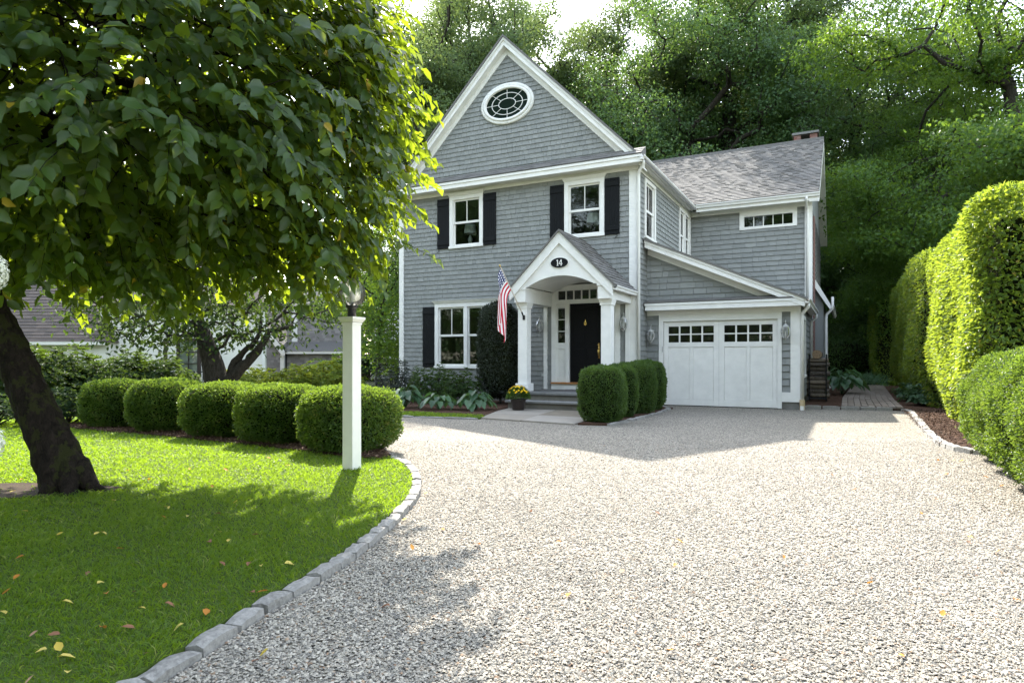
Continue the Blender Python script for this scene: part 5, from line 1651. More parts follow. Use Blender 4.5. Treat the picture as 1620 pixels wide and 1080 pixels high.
# ------------------------------------------------------------------ clipped shrubs
def superdirs(k, pw):
    d = rand_dirs(k)
    return d / (np.sum(np.abs(d) ** pw, axis=1, keepdims=True) ** (1 / pw))


def clipped(name, k, radii, pw, leaf, mt, zc, lumps=0.05, full=False):
    """foliage and core of a clipped shrub standing at the origin; zc height of its centre"""
    P = superdirs(k, pw)
    lump = 1 + lumps * (np.sin(P[:, 0] * 5 + 1.3) * np.sin(P[:, 1] * 6 + 0.4) + 0.6 * np.sin(P[:, 2] * 9 + P[:, 0] * 7))
    dep = 1 + RNG.normal(size=k) * 0.012 - np.abs(RNG.normal(size=k)) * 0.055
    stray = RNG.random(k) < 0.03
    dep[stray] += RNG.random(stray.sum()) * 0.06
    nrm = unit(np.sign(P) * np.abs(P) ** (pw - 1) / np.array(radii))
    Q = P * np.array(radii) * (lump * dep)[:, None] + np.array([0, 0, zc])
    A = nrm * 0.8 + rand_dirs(k) * 0.85 + np.array([0, 0, 0.25])
    N = rand_dirs(k) + nrm * 0.6 + np.array([0, 0, 0.4])
    t = np.clip(0.5 + 0.16 * np.sin(P[:, 0] * 7 + P[:, 1] * 4) + RNG.normal(size=k) * 0.27, 0, 1)
    fo = leaf_mesh(name + '_foliage', Q, A, N, leaf * (0.7 + 0.6 * RNG.random(k)), leaf * 0.6 * (0.8 + 0.4 * RNG.random(k)), mt, t, full)
    # solid dark core, added so light does not pass through the leaves
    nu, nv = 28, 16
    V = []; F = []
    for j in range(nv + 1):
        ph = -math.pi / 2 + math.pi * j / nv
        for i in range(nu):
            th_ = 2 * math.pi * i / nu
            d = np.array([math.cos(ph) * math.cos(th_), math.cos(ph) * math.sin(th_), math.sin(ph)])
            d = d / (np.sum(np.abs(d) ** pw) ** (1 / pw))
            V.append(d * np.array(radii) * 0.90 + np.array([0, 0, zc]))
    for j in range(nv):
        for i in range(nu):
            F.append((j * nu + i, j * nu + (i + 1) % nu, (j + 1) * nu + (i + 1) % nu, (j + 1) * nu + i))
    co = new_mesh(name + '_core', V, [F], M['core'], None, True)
    return fo, co


def shrub(name, loc, rz, sc, meshes, label, cat, group=None, stem=True):
    o = empty(name, loc, rz, label, cat, group)
    f = link('foliage', meshes[0], o); c_ = link('light_block_core', meshes[1], o)
    f.scale = c_.scale = sc
    if stem:
        s = link('stem', STEM, o)
    return o
b = MB(); b.tube([(0, 0, -0.05), (0.01, 0, 0.12), (0, 0.01, 0.3)], [0.05, 0.035, 0.03], 6); STEM = b.mesh('stem', M['bark2'])

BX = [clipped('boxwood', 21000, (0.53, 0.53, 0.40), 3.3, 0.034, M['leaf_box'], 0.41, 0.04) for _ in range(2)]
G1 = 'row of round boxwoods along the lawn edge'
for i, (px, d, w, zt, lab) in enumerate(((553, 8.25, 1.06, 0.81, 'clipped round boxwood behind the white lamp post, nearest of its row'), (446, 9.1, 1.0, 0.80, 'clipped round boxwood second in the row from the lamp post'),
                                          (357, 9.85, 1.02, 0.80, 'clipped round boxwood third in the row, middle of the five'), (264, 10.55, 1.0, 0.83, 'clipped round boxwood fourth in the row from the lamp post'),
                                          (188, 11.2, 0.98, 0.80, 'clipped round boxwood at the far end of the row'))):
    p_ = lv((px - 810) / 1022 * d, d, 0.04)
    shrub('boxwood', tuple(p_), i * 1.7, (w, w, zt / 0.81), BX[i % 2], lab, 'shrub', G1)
BD = [clipped('boxwood', 20000, (0.42, 0.42, 0.53), 3.4, 0.030, M['leaf_boxd'], 0.54, 0.05) for _ in range(2)]
G2 = 'clipped boxwoods beside the steps'
for i, (x, y, s, sz, lab) in enumerate(((-4.10, 11.62, 1.0, 0.99, 'barrel-shaped boxwood in front of the steps, nearest the gravel'), (-4.16, 12.75, 0.92, 1.0, 'barrel-shaped boxwood second from the gravel beside the steps'),
                                        (-4.12, 13.75, 0.98, 1.06, 'barrel-shaped boxwood third from the gravel, with yellowing patch'), (-4.13, 14.85, 0.95, 1.08, 'barrel-shaped boxwood closest to the garage corner'))):
    shrub('boxwood', (x, y, 0.0), i * 2.1, (s, s, sz), BD[i % 2], lab, 'shrub', G2)
HO = clipped('holly', 16000, (0.56, 0.52, 1.22), 3.0, 0.050, M['leaf_holly'], 1.42, 0.05)
shrub('holly', (-8.05, 14.85, 0.02), 0, (1, 1, 1), HO, 'tall dark glossy holly clipped as a column beside the porch', 'shrub')
RB = [clipped('boxwood', 42000, (0.85, 0.62, 0.72), 2.5, 0.030, M['leaf_box'], 0.66, 0.05) for _ in range(2)]
G3 = 'billowing boxwoods along the right edge of the driveway'
for i, (x, y, s, sz, lab) in enumerate(((2.12, 9.45, 1.04, 0.98, 'billowing clipped boxwood touching the curved granite edging'), (2.10, 8.45, 1.06, 0.95, 'billowing clipped boxwood second from the granite edging'), (2.08, 7.45, 1.05, 0.98, 'billowing clipped boxwood third from the granite edging'), (2.08, 6.45, 1.05, 0.98, 'billowing clipped boxwood cut by the right picture edge'))):
    shrub('boxwood', (x, y, 0.0), i * math.pi, (s, s, sz), RB[i % 2], lab, 'shrub', G3)
RS = clipped('round_shrub', 9000, (1.5, 1.4, 1.15), 2.2, 0.10, M['leaf_bgd'], 1.1, 0.06)
shrub('round_shrub', (-0.2, 36.0, 0), 0, (1, 1, 1), RS, 'round dark green shrub at the end of the house side', 'shrub')

# ------------------------------------------------------------------ tall hornbeam hedge
def hedge(name, x0, x1, y0, y1, H, k, leaf, mt, label, cat='hedge', rnd=0.42, waves=True):
    o = empty(name, ((x0 + x1) / 2, (y0 + y1) / 2, 0), 0, label, cat, 'tall clipped hedge sections')
    hx, hy = (x1 - x0) / 2, (y1 - y0) / 2
    hz = H / 2
    # sample a rounded box by area: left side, front, top, right, back
    ar = np.array([2 * hy * H, 2 * hx * H, 4 * hx * hy, 2 * hy * H * 0.25, 2 * hx * H * 0.35])
    f = RNG.choice(5, k, p=ar / ar.sum())
    u = RNG.random(k) * 2 - 1; v = RNG.random(k) * 2 - 1
    P = np.zeros((k, 3))
    P[f == 0] = np.c_[-np.ones(k), u, v][f == 0]; P[f == 3] = np.c_[np.ones(k), u, v][f == 3]
    P[f == 1] = np.c_[u, -np.ones(k), v][f == 1]; P[f == 4] = np.c_[u, np.ones(k), v][f == 4]
    P[f == 2] = np.c_[u, v, np.ones(k)][f == 2]
    P = P * np.array([hx, hy, hz])
    inn = np.clip(P, -np.array([hx, hy, hz]) + rnd, np.array([hx, hy, hz]) - rnd)
    inn[:, 2] = np.where(P[:, 2] < 0, P[:, 2], inn[:, 2])
    dirv = unit(P - inn + 1e-6)
    Q = inn + dirv * rnd
    # narrower foot, gentle billows
    foot = np.clip((-Q[:, 2] - hz * 0.55) / (hz * 0.45), 0, 1)
    Q[:, 0] += np.where(Q[:, 0] < 0, 0.30, -0.3) * foot
    bil = 0.05 * np.sin(Q[:, 1] * 1.9 + 0.6) + 0.045 * np.sin(Q[:, 2] * 3.1 + Q[:, 1] * 1.1)
    Q += dirv * (bil - np.abs(RNG.normal(size=k)) * 0.10)[:, None]
    Q[:, 2] += hz + 0.03
    A = dirv * 0.9 + rand_dirs(k) * 0.8 + np.array([0, 0, -0.25])
    N = rand_dirs(k) * 0.8 + dirv * 0.4 + np.array([0, 0, 0.8])
    t = np.clip(0.45 + RNG.normal(size=k) * 0.2, 0, 0.92)
    t[RNG.random(k) < 0.012] = 0.97
    link('foliage', leaf_mesh('foliage', Q, A, N, leaf * (0.7 + 0.6 * RNG.random(k)), leaf * 0.58 * (0.8 + 0.4 * RNG.random(k)), mt, t), o)
    b = MB(); b.box(-hx + 0.38, hx - 0.38, -hy + 0.38, hy - 0.38, 0.35, H - 0.38); link('light_block_core', b.mesh('light_block_core', M['core']), o)  # solid dark box added to block light through the hedge
    for y in np.arange(-hy + 0.5, hy - 0.3, 0.9):
        b = MB(); b.tube([(-hx + 0.6, y, -0.02), (-hx + 0.55, y + 0.05, 0.5)], 0.03, 6); link('stem', b.mesh('stem', M['bark2']), o)
    return o
hedge('hedge', 1.62, 4.8, 11.25, 17.6, 3.62, 62000, 0.080, M['leaf_hedge'], 'tall hornbeam hedge section nearest the camera, brightly sunlit along its side')
hedge('hedge', 1.47, 4.2, 18.1, 27.5, 3.85, 30000, 0.080, M['leaf_hedge'], 'tall hedge section behind the bright hornbeam')
hedge('hedge', 0.98, 4.2, 32.0, 38.0, 4.5, 18000, 0.09, M['leaf_hedge'], 'darker tall hedge section farthest down the path')

# ------------------------------------------------------------------ hostas (every leaf its own piece)
HL = []
for s_ in range(3):
    V, F = leaf_arrays(np.zeros((1, 3)), np.array([[1.0, 0, 0.10]]), np.array([[0, 0, 1.0]]), [1.0], [0.72], True, 0.35 + 0.1 * s_)
    tt = RNG.random()
    HL.append([new_mesh('leaf', V, F, M['leaf_hosta'], np.full(6, q), True) for q in (0.15, 0.5, 0.9)])
def hosta(loc, R0, H0, k, Ls, label, grp=None):
    o = empty('hosta', loc, 0, label, 'plant', grp)
    for i in range(k):
        a = i * 2.39996 + random.uniform(-0.2, 0.2); f = (i + 0.5) / k
        rr = R0 * (0.25 + 0.7 * f)
        z = H0 * (1.0 - 0.55 * f) * random.uniform(0.8, 1.1)
        l = link('leaf', random.choice(random.choice(HL)), o, (math.cos(a) * rr * 0.75, math.sin(a) * rr * 0.75, z))
        s = Ls * random.uniform(0.75, 1.15)
        l.scale = (s, s, s)
        l.rotation_euler = (random.uniform(-0.3, 0.3), random.uniform(0.0, 0.35) + 0.25 * f, a + random.uniform(-0.3, 0.3))
    b = MB()
    for i in range(0, k, 2):
        a = i * 2.39996; f = (i + 0.5) / k; rr = R0 * (0.25 + 0.7 * f) * 0.75; z = H0 * (1.0 - 0.55 * f)
        b.tube([(0, 0, 0), (math.cos(a) * rr * 0.5, math.sin(a) * rr * 0.5, z * 0.7), (math.cos(a) * rr, math.sin(a) * rr, z)], 0.006, 4, False)
    link('stems', b.mesh('stems', M['leaf_hosta']), o)
    return o
hosta((-9.35, 12.5, 0.04), 0.55, 0.50, 34, 0.26, 'broad leaved hosta at the left end of the foundation bed')
hosta((-8.35, 12.45, 0.04), 0.50, 0.38, 30, 0.24, 'hosta clump between two others before the dark azaleas')
hosta((-7.55, 12.75, 0.04), 0.55, 0.42, 34, 0.26, 'large hosta in front of the holly column')
hosta((-0.15, 23.6, 0.06), 0.9, 0.75, 46, 0.36, 'big hosta clump behind the firewood rack')
hosta((-0.1, 30.5, 0.06), 0.9, 0.8, 30, 0.36, 'hosta farthest along the brick path')

# ------------------------------------------------------------------ loose shrubs
def loose(name, loc, R0, H0, k, leaf, mt, label, cat='shrub', grp=None, ratio=0.36, whorl=True, rz=0):
    """twiggy evergreen: rosettes of leaves at the ends of stems"""
    o = empty(name, loc, rz, label, cat, grp)
    m_ = max(12, k // 7)
    d = rand_dirs(m_); d[:, 2] = np.abs(d[:, 2])
    r = RNG.random(m_) ** 0.35
    T = d * r[:, None] * np.array([R0, R0, H0 * 0.85]) * (1 + 0.12 * np.sin(d[:, :1] * 7 + d[:, 1:2] * 5)) + np.array([0, 0, H0 * 0.15])
    out = unit(T * np.array([1, 1, 1.3]) + np.array([0, 0, 0.2]))
    n_ = 7
    C_ = np.repeat(T, n_, 0); O_ = np.repeat(out, n_, 0)
    e1 = unit(np.cross(O_, rand_dirs(len(C_)))); a = np.tile(np.arange(n_) * 6.283 / n_, m_)
    A = e1 * 0.9 + O_ * (0.15 + 0.5 * RNG.random(len(C_)))[:, None]
    t = np.clip(0.45 + RNG.normal(size=len(C_)) * 0.22, 0, 1)
    link('foliage', leaf_mesh('foliage', C_, A, O_ + rand_dirs(len(C_)) * 0.3, leaf * (0.7 + 0.5 * RNG.random(len(C_))), leaf * ratio * (0.8 + 0.4 * RNG.random(len(C_))), mt, t), o)
    b = MB()
    for i in range(0, m_, max(1, m_ // 26)):
        b.tube([(T[i][0] * 0.15, T[i][1] * 0.15, -0.03), tuple(T[i] * np.array([0.6, 0.6, 0.5])), tuple(T[i])], [0.014, 0.010, 0.005], 5, False)
    link('stems', b.mesh('stems', M['bark2']), o)
    return o
loose('azalea', (-11.3, 14.7, 0.04), 0.80, 1.15, 4200, 0.075, M['leaf_holly'], 'dark azalea under the black shutter at the house corner')
loose('azalea', (-9.85, 14.5, 0.04), 0.90, 1.0, 5000, 0.085, M['leaf_rhodo'], 'dark leafy azalea under the ground floor window')
loose('azalea', (-8.85, 14.3, 0.04), 0.7, 0.92, 3200, 0.09, M['leaf_rhodo'], 'dark azalea between the window and the holly column')
loose('hydrangea', (-12.95, 13.9, 0.0), 0.95, 1.30, 3800, 0.11, M['leaf_maple'], 'bushy green hydrangea beside the left corner of the house', ratio=0.6)
loose('ground_shrub', (-10.7, 11.9, 0.0), 0.6, 0.5, 1300, 0.12, M['leaf_hosta'], 'low leafy plant at the left end of the foundation bed', ratio=0.6)
GR = 'rhododendrons behind the drive'
for (px, d, Rr, Hh, k, lf, mt_, lab) in (
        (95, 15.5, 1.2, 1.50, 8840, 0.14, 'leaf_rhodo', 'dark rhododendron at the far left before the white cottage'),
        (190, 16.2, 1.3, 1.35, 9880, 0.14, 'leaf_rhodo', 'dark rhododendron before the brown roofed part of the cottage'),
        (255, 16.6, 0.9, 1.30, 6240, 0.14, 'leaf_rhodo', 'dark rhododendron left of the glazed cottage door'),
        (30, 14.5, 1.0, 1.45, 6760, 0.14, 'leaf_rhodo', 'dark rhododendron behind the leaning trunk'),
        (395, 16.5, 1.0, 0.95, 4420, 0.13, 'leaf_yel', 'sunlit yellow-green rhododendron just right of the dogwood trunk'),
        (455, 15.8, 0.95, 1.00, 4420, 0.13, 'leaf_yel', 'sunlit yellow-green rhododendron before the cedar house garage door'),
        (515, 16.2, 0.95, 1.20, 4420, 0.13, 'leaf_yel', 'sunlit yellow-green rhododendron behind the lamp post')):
    p_ = lv((px - 810) / 1022 * d, d, 0.0)
    loose('rhododendron', tuple(p_), Rr, Hh, k, lf, M[mt_], lab, 'shrub', GR, 0.34)
p_ = lv((100 - 810) / 1022 * 11.6, 11.6, 0.03)
loose('ground_shrub', tuple(p_), 0.75, 0.72, 2600, 0.085, M['leaf_mid'], 'low spreading blue-green shrub at the back of the lawn', ratio=0.55)
p_ = lv((-20 - 810) / 1022 * 11.3, 11.3, 0.03)
loose('ground_shrub', tuple(p_), 0.9, 0.65, 2200, 0.085, M['leaf_mid'], 'low spreading shrub behind the leaning tree trunk', ratio=0.55)
loose('ground_cover', (1.75, 19.0, 0.05), 0.55, 0.55, 1500, 0.09, M['leaf_hosta'], 'low leafy ground cover at the foot of the second hedge', ratio=0.6)
loose('ground_cover', (1.6, 20.8, 0.05), 0.5, 0.55, 1300, 0.09, M['leaf_hosta'], 'low leafy ground cover beside the brick path edge', ratio=0.6)
loose('liriope', (0.9, 32.3, 0.05), 0.8, 0.5, 900, 0.35, M['leaf_hosta'], 'pale strappy plant at the end of the brick path', ratio=0.06)

# white hydrangea reaching in at the left edge
hy = empty('hydrangea', tuple(lv(-3.05, 3.55, 0.03)), 0, 'hydrangea with white flower heads at the left picture edge', 'shrub')
base = np.array(lv(-3.05, 3.55, 0.03))
heads = [lv(-2.62, 3.26, 1.64), lv(-2.64, 3.26, 0.78), lv(-3.0, 3.5, 1.2), lv(-3.2, 3.7, 1.7)]
b = MB()
for h_ in heads:
    q = h_ - base
    b.tube([(0, 0, 0), tuple(q * np.array([0.3, 0.3, 0.6])), tuple(q)], [0.012, 0.009, 0.005], 6)
link('stems', b.mesh('stems', M['bark2']), hy)
for h_ in heads:
    k = 420
    d = rand_dirs(k); q = d * np.array([0.065, 0.065, 0.10]) * (0.6 + 0.4 * RNG.random(k))[:, None] + (h_ - base)
    e = unit(np.cross(d, rand_dirs(k)))
    link('flower_head', leaf_mesh('flower_head', q, e + d * 0.3, d, np.full(k, 0.022), np.full(k, 0.019), M['bloom']), hy)
k = 60
q = (heads[2] - base)[None] * np.array([1, 1, 0]) * RNG.random((k, 1)) + rand_dirs(k) * 0.28 + np.array([0, 0, 0.75]); q[:, 2] = np.abs(q[:, 2])
q = q - np.outer(np.ones(k), VR * 0.25)
link('foliage', leaf_mesh('foliage', q, rand_dirs(k), np.array([0, 0, 1.0]) + rand_dirs(k) * 0.4, np.full(k, 0.13), np.full(k, 0.075), M['leaf_rhodo'], None, True), hy)

# ------------------------------------------------------------------ foreground tree
ft = empty('cherry_tree', tuple(lv(-3.92, 5.78, 0.02)), 0, 'leaning dark-trunked tree whose leafy crown fills the upper left', 'tree')
FB = np.array(lv(-3.92, 5.78, 0.02))
def L3(r, d, z): return lv(r, d, z)
chain = [L3(-3.94, 5.78, -0.05), L3(-4.06, 5.80, 0.30), L3(-4.32, 5.83, 0.80), L3(-4.52, 5.86, 1.25), L3(-4.78, 5.86, 1.70), L3(-4.88, 5.85, 2.10), L3(-4.75, 5.85, 2.55), L3(-4.45, 5.9, 2.95), L3(-4.1, 5.95, 3.35), L3(-3.8, 6.0, 3.8)]
kT = 3400
T = []
while len(T) < kT:
    d = rand_dirs(1)[0]
    r = RNG.random() ** 0.30
    s = d / (np.sum(np.abs(d) ** 2.8) ** (1 / 2.8))
    q = np.array([-3.9, 6.0, 3.9]) + s * r * np.array([2.85, 2.1, 2.1])
    if q[2] < (2.50 if q[1] < 5.6 else 2.12) + 0.12 * math.sin(q[0] * 4) + 0.35 * max(0, q[1] - 6.2) * 0: continue
    # hanging skirt is higher towards the front
    if q[1] < 4.9 and q[2] < 2.6: continue
    if q[0] > -0.92 * q[1] / 6 - max(0, (q[2] - 3.0) * 6 / q[1]) * 0.30: continue      # narrower towards the top
    T.append(L3(*q))
for _ in range(12):      # a spray hanging before the lamp
    d_ = random.uniform(5.5, 6.5); T.append(L3((random.uniform(470, 625) - 810) / 1022 * d_, d_, 1.2 + (568 - random.uniform(350, 415)) / 1022 * d_))
T = np.array(T)
nodes, par, rad, ends = skeleton(chain, T, 0.0042, 0.10, 2.35)
rr = [0.2, 0.18, 0.16, 0.15, 0.148, 0.145, 0.135, 0.125, 0.10, 0.07]
for i in range(10): rad[i] = max(rad[i], rr[i])
rad[10:] = np.minimum(rad[10:], 0.085)
trunk_pts = [tuple(c_ - FB) for c_ in chain[:6]]
b = MB(); b.tube(trunk_pts, [0.235, 0.19, 0.16, 0.15, 0.148, 0.145], 14)
tk = link('trunk', b.mesh('trunk', M['bark'], smooth=True), ft)
sub = tk.modifiers.new('subdivide', 'SUBSURF'); sub.levels = sub.render_levels = 3
tx = bpy.data.textures.new('bark_lumps', 'CLOUDS'); tx.noise_scale = 0.10
dm = tk.modifiers.new('lumps', 'DISPLACE'); dm.texture = tx; dm.strength = 0.06; dm.mid_level = 0.5
# root flare
b = MB()
for a, L_ in ((0.3, 0.42), (2.0, 0.3), (3.4, 0.35), (4.6, 0.30), (5.6, 0.36)):
    b.tube([(0.07 * math.cos(a) - 0.05, 0.07 * math.sin(a), 0.24), (0.14 * math.cos(a) - 0.02, 0.14 * math.sin(a), 0.10), (0.22 * math.cos(a), 0.22 * math.sin(a), 0.03), (L_ * 0.95 * math.cos(a), L_ * 0.95 * math.sin(a), -0.02)], [0.10, 0.085, 0.055, 0.02], 9)
link('root_flare', b.mesh('root_flare', M['bark'], smooth=True), ft)
par2 = list(par); par2[:6] = [-1] * 6
link('branches', tubes('branches', nodes, par2, rad, M['bark'], FB, 5), ft)
# leaves alternate along each drooping twig
P_, A_, N_ = [], [], []
cen = L3(-3.75, 6.15, 3.7)
tw = MB()
for (ni, ti) in ends:
    e = nodes[ni]; pr_ = nodes[par[ni]]
    g = unit((e - pr_)[None])[0] * 0.6 + unit((e - cen)[None])[0] * 0.7 + np.array([0, 0, -0.12]) + RNG.normal(size=3) * 0.3
    g = g / np.linalg.norm(g)
    L_ = random.uniform(0.30, 0.58)
    kk = int(9 + L_ * 12)
    side = np.cross(g, (0, 0, 1.0)); side /= max(np.linalg.norm(side), 1e-6)
    ou = unit((e - cen)[None])[0]
    for j in range(kk):
        f = (j + 0.6) / kk
        q = e + g * L_ * f + np.array([0, 0, -0.22 * L_ * f * f])
        s = 1 if j % 2 else -1
        P_.append(q + RNG.normal(size=3) * 0.012)
        A_.append(g * 0.55 + side * s * random.uniform(0.45, 0.9) + np.array([0, 0, random.uniform(-0.75, -0.05)]))
        N_.append(np.array([0, 0, 0.75]) + RNG.normal(size=3) * 0.38 + ou * 0.75)
    tw.tube([tuple(e - FB), tuple(e + g * L_ * 0.5 + np.array([0, 0, -0.055 * L_]) - FB), tuple(e + g * L_ + np.array([0, 0, -0.22 * L_]) - FB)], [0.0042, 0.003, 0.0015], 3, False)
link('twigs', tw.mesh('twigs', M['bark']), ft)
P_, A_, N_ = np.array(P_), np.array(A_), np.array(N_)
k = len(P_)
LL = 0.128 * (0.7 + 0.5 * RNG.random(k)); WW = LL * (0.58 + 0.12 * RNG.random(k))
tt = np.clip(0.45 + RNG.normal(size=k) * 0.2, 0, 0.93); tt[RNG.random(k) < 0.008] = 0.98
rr_, dd_ = to_view(P_)
px_ = 810 + 1022 * rr_ / dd_; py_ = 568 - 1022 * (P_[:, 2] - CAM_H) / dd_
vis = (px_ > 0) & (px_ < 1620) & (py_ > 0) & (py_ < 600)
order = np.argsort(np.where(vis, dd_, 99))
cr = empty('crown', (0, 0, 0)); cr.parent = ft
near = order[:300]; far = order[300:]
for i in near:
    V, F = leaf_arrays(np.zeros((1, 3)), A_[i:i + 1], N_[i:i + 1], LL[i:i + 1], WW[i:i + 1], True, 0.22)
    link('leaf', new_mesh('leaf', V, F, M['leaf_near'], np.full(6, tt[i]), True), cr, tuple(P_[i] - FB))
mid = far[dd_[far] < 5.7]; back = far[dd_[far] >= 5.7]
tag(link('foliage', leaf_mesh('foliage', P_[mid] - FB, A_[mid], N_[mid], LL[mid], WW[mid], M['leaf_near'], tt[mid], True, 0.22, True), cr), kind='stuff')
tag(link('rear_foliage', leaf_mesh('rear_foliage', P_[back] - FB, A_[back], N_[back], LL[back], WW[back] * 1.15, M['leaf_near'], tt[back]), cr), kind='stuff')

# ------------------------------------------------------------------ other trees
def crown_pts(k, lobes, inner=0.35):
    out = []
    vol = np.array([l[3] * l[4] * l[5] for l in lobes]); vol = vol / vol.sum()
    for i in range(k):
        l = lobes[RNG.choice(len(lobes), p=vol)]
        d = rand_dirs(1)[0]; r = RNG.random() ** inner
        out.append(np.array(l[:3]) + d * r * np.array(l[3:6]))
    return np.array(out)


def make_tree(name, chain, lobes, kt, per, spread, leaf, mt, bark, r0, tip=0.012, upright=0.0):
    T = crown_pts(kt, lobes)
    nodes, par, rad, ends = skeleton(chain, T, tip, 0.14, 2.2)
    sc_ = r0 / max(rad[0], 1e-6)
    rad = rad * (1 + (sc_ - 1) * np.clip(rad / rad[0], 0, 1))
    br = tubes(name + '_trunk', nodes, par, rad, bark, (0, 0, 0), 7)
    n_ = per
    C_ = np.repeat(T, n_, 0)
    off = RNG.normal(size=C_.shape) * spread * np.array([1, 1, 0.42])
    Q = C_ + off
    ce_ = T.mean(0)
    N = rand_dirs(len(Q)) * 0.38 + np.array([0, 0, 0.4]) + unit(off) * 0.65 + unit(C_ - ce_) * 0.6
    A = rand_dirs(len(Q)) + unit(off) * 0.6 + np.array([0, 0, -0.35])
    base_t = np.repeat(RNG.normal(size=len(T)) * 0.13, n_)
    t = np.clip(0.45 + base_t + RNG.normal(size=len(Q)) * 0.2, 0, 1)
    fo = leaf_mesh(name + '_crown', Q, A, N, leaf * (0.6 + 0.7 * RNG.random(len(Q))), leaf * 0.6 * (0.7 + 0.6 * RNG.random(len(Q))), mt, t)
    return br, fo


def place(meshes, name, loc, rz, s, label, grp, mtl=None):
    o = empty(name, loc, rz, label, 'tree', grp)
    a = link('trunk', meshes[0], o); c_ = link('crown', meshes[1], o)
    a.scale = c_.scale = s if hasattr(s, '__len__') else (s, s, s)
    return o
def stem(h, k=7, lean=0.3):
    ph = RNG.random() * 6
    return [(lean * math.sin(i / k * 2 + ph) * i / k, lean * math.cos(i / k * 3 + ph) * i / k, h * i / k - 0.1) for i in range(k + 1)]
def ring_lobes(h0, h1, R0, k, rl, squash=0.8):
    L_ = []
    for i in range(k):
        f = (i + 0.5) / k; a = i * 2.4
        r = R0 * math.sin(math.pi * (0.18 + 0.72 * f)) * 0.75
        q = rl * (0.75 + 0.5 * RNG.random())
        L_.append((math.cos(a) * r, math.sin(a) * r, h0 + (h1 - h0) * f, q, q, q * squash))
    return L_
def shell_lobes(h0, h1, R0, k, rl, squash=0.7, low=0.3):
    """billows sitting on the outside of an egg-shaped crown"""
    L_ = []
    for i in range(k):
        d = rand_dirs(1)[0]
        if d[2] < -low: d[2] = abs(d[2]) * 0.3
        r = 0.62 + 0.38 * RNG.random() ** 0.5
        zc = (h0 + h1) / 2; hz = (h1 - h0) / 2
        q = rl * (0.7 + 0.6 * RNG.random())
        L_.append((d[0] * R0 * r, d[1] * R0 * r, zc + d[2] * hz * r, q, q, q * squash))
    return L_
TA = make_tree('airy_oak', stem(13), shell_lobes(4.0, 21, 5.2, 46, 1.25, 0.65), 400, 150, 0.42, 0.135, M['leaf_bg'], M['bark2'], 0.34, 0.022)
TB = make_tree('tall_oak', stem(14, 7, 0.6), shell_lobes(5.0, 22, 4.8, 42, 1.2, 0.6), 380, 150, 0.42, 0.135, M['leaf_bg'], M['bark2'], 0.36, 0.022)
TD = make_tree('dense_tree', stem(11), shell_lobes(0.8, 18, 5.6, 64, 1.55, 0.65, 0.9), 620, 126, 0.44, 0.145, M['leaf_bgd'], M['bark2'], 0.34, 0.018)
TE = make_tree('maple', stem(9), shell_lobes(0.8, 15, 5.2, 70, 1.15, 0.6, 0.9), 640, 122, 0.32, 0.12, M['leaf_maple'], M['bark2'], 0.28)
TS = make_tree('young_tree', stem(3.2, 5, 0.2), ring_lobes(1.2, 5.5, 1.8, 9, 0.9), 150, 60, 0.30, 0.12, M['leaf_maple'], M['bark2'], 0.09, 0.006)
GB = 'tall trees of the wood behind the house'
def at(px, d): return tuple(lv((px - 810) / 1022 * d, d, -0.05))
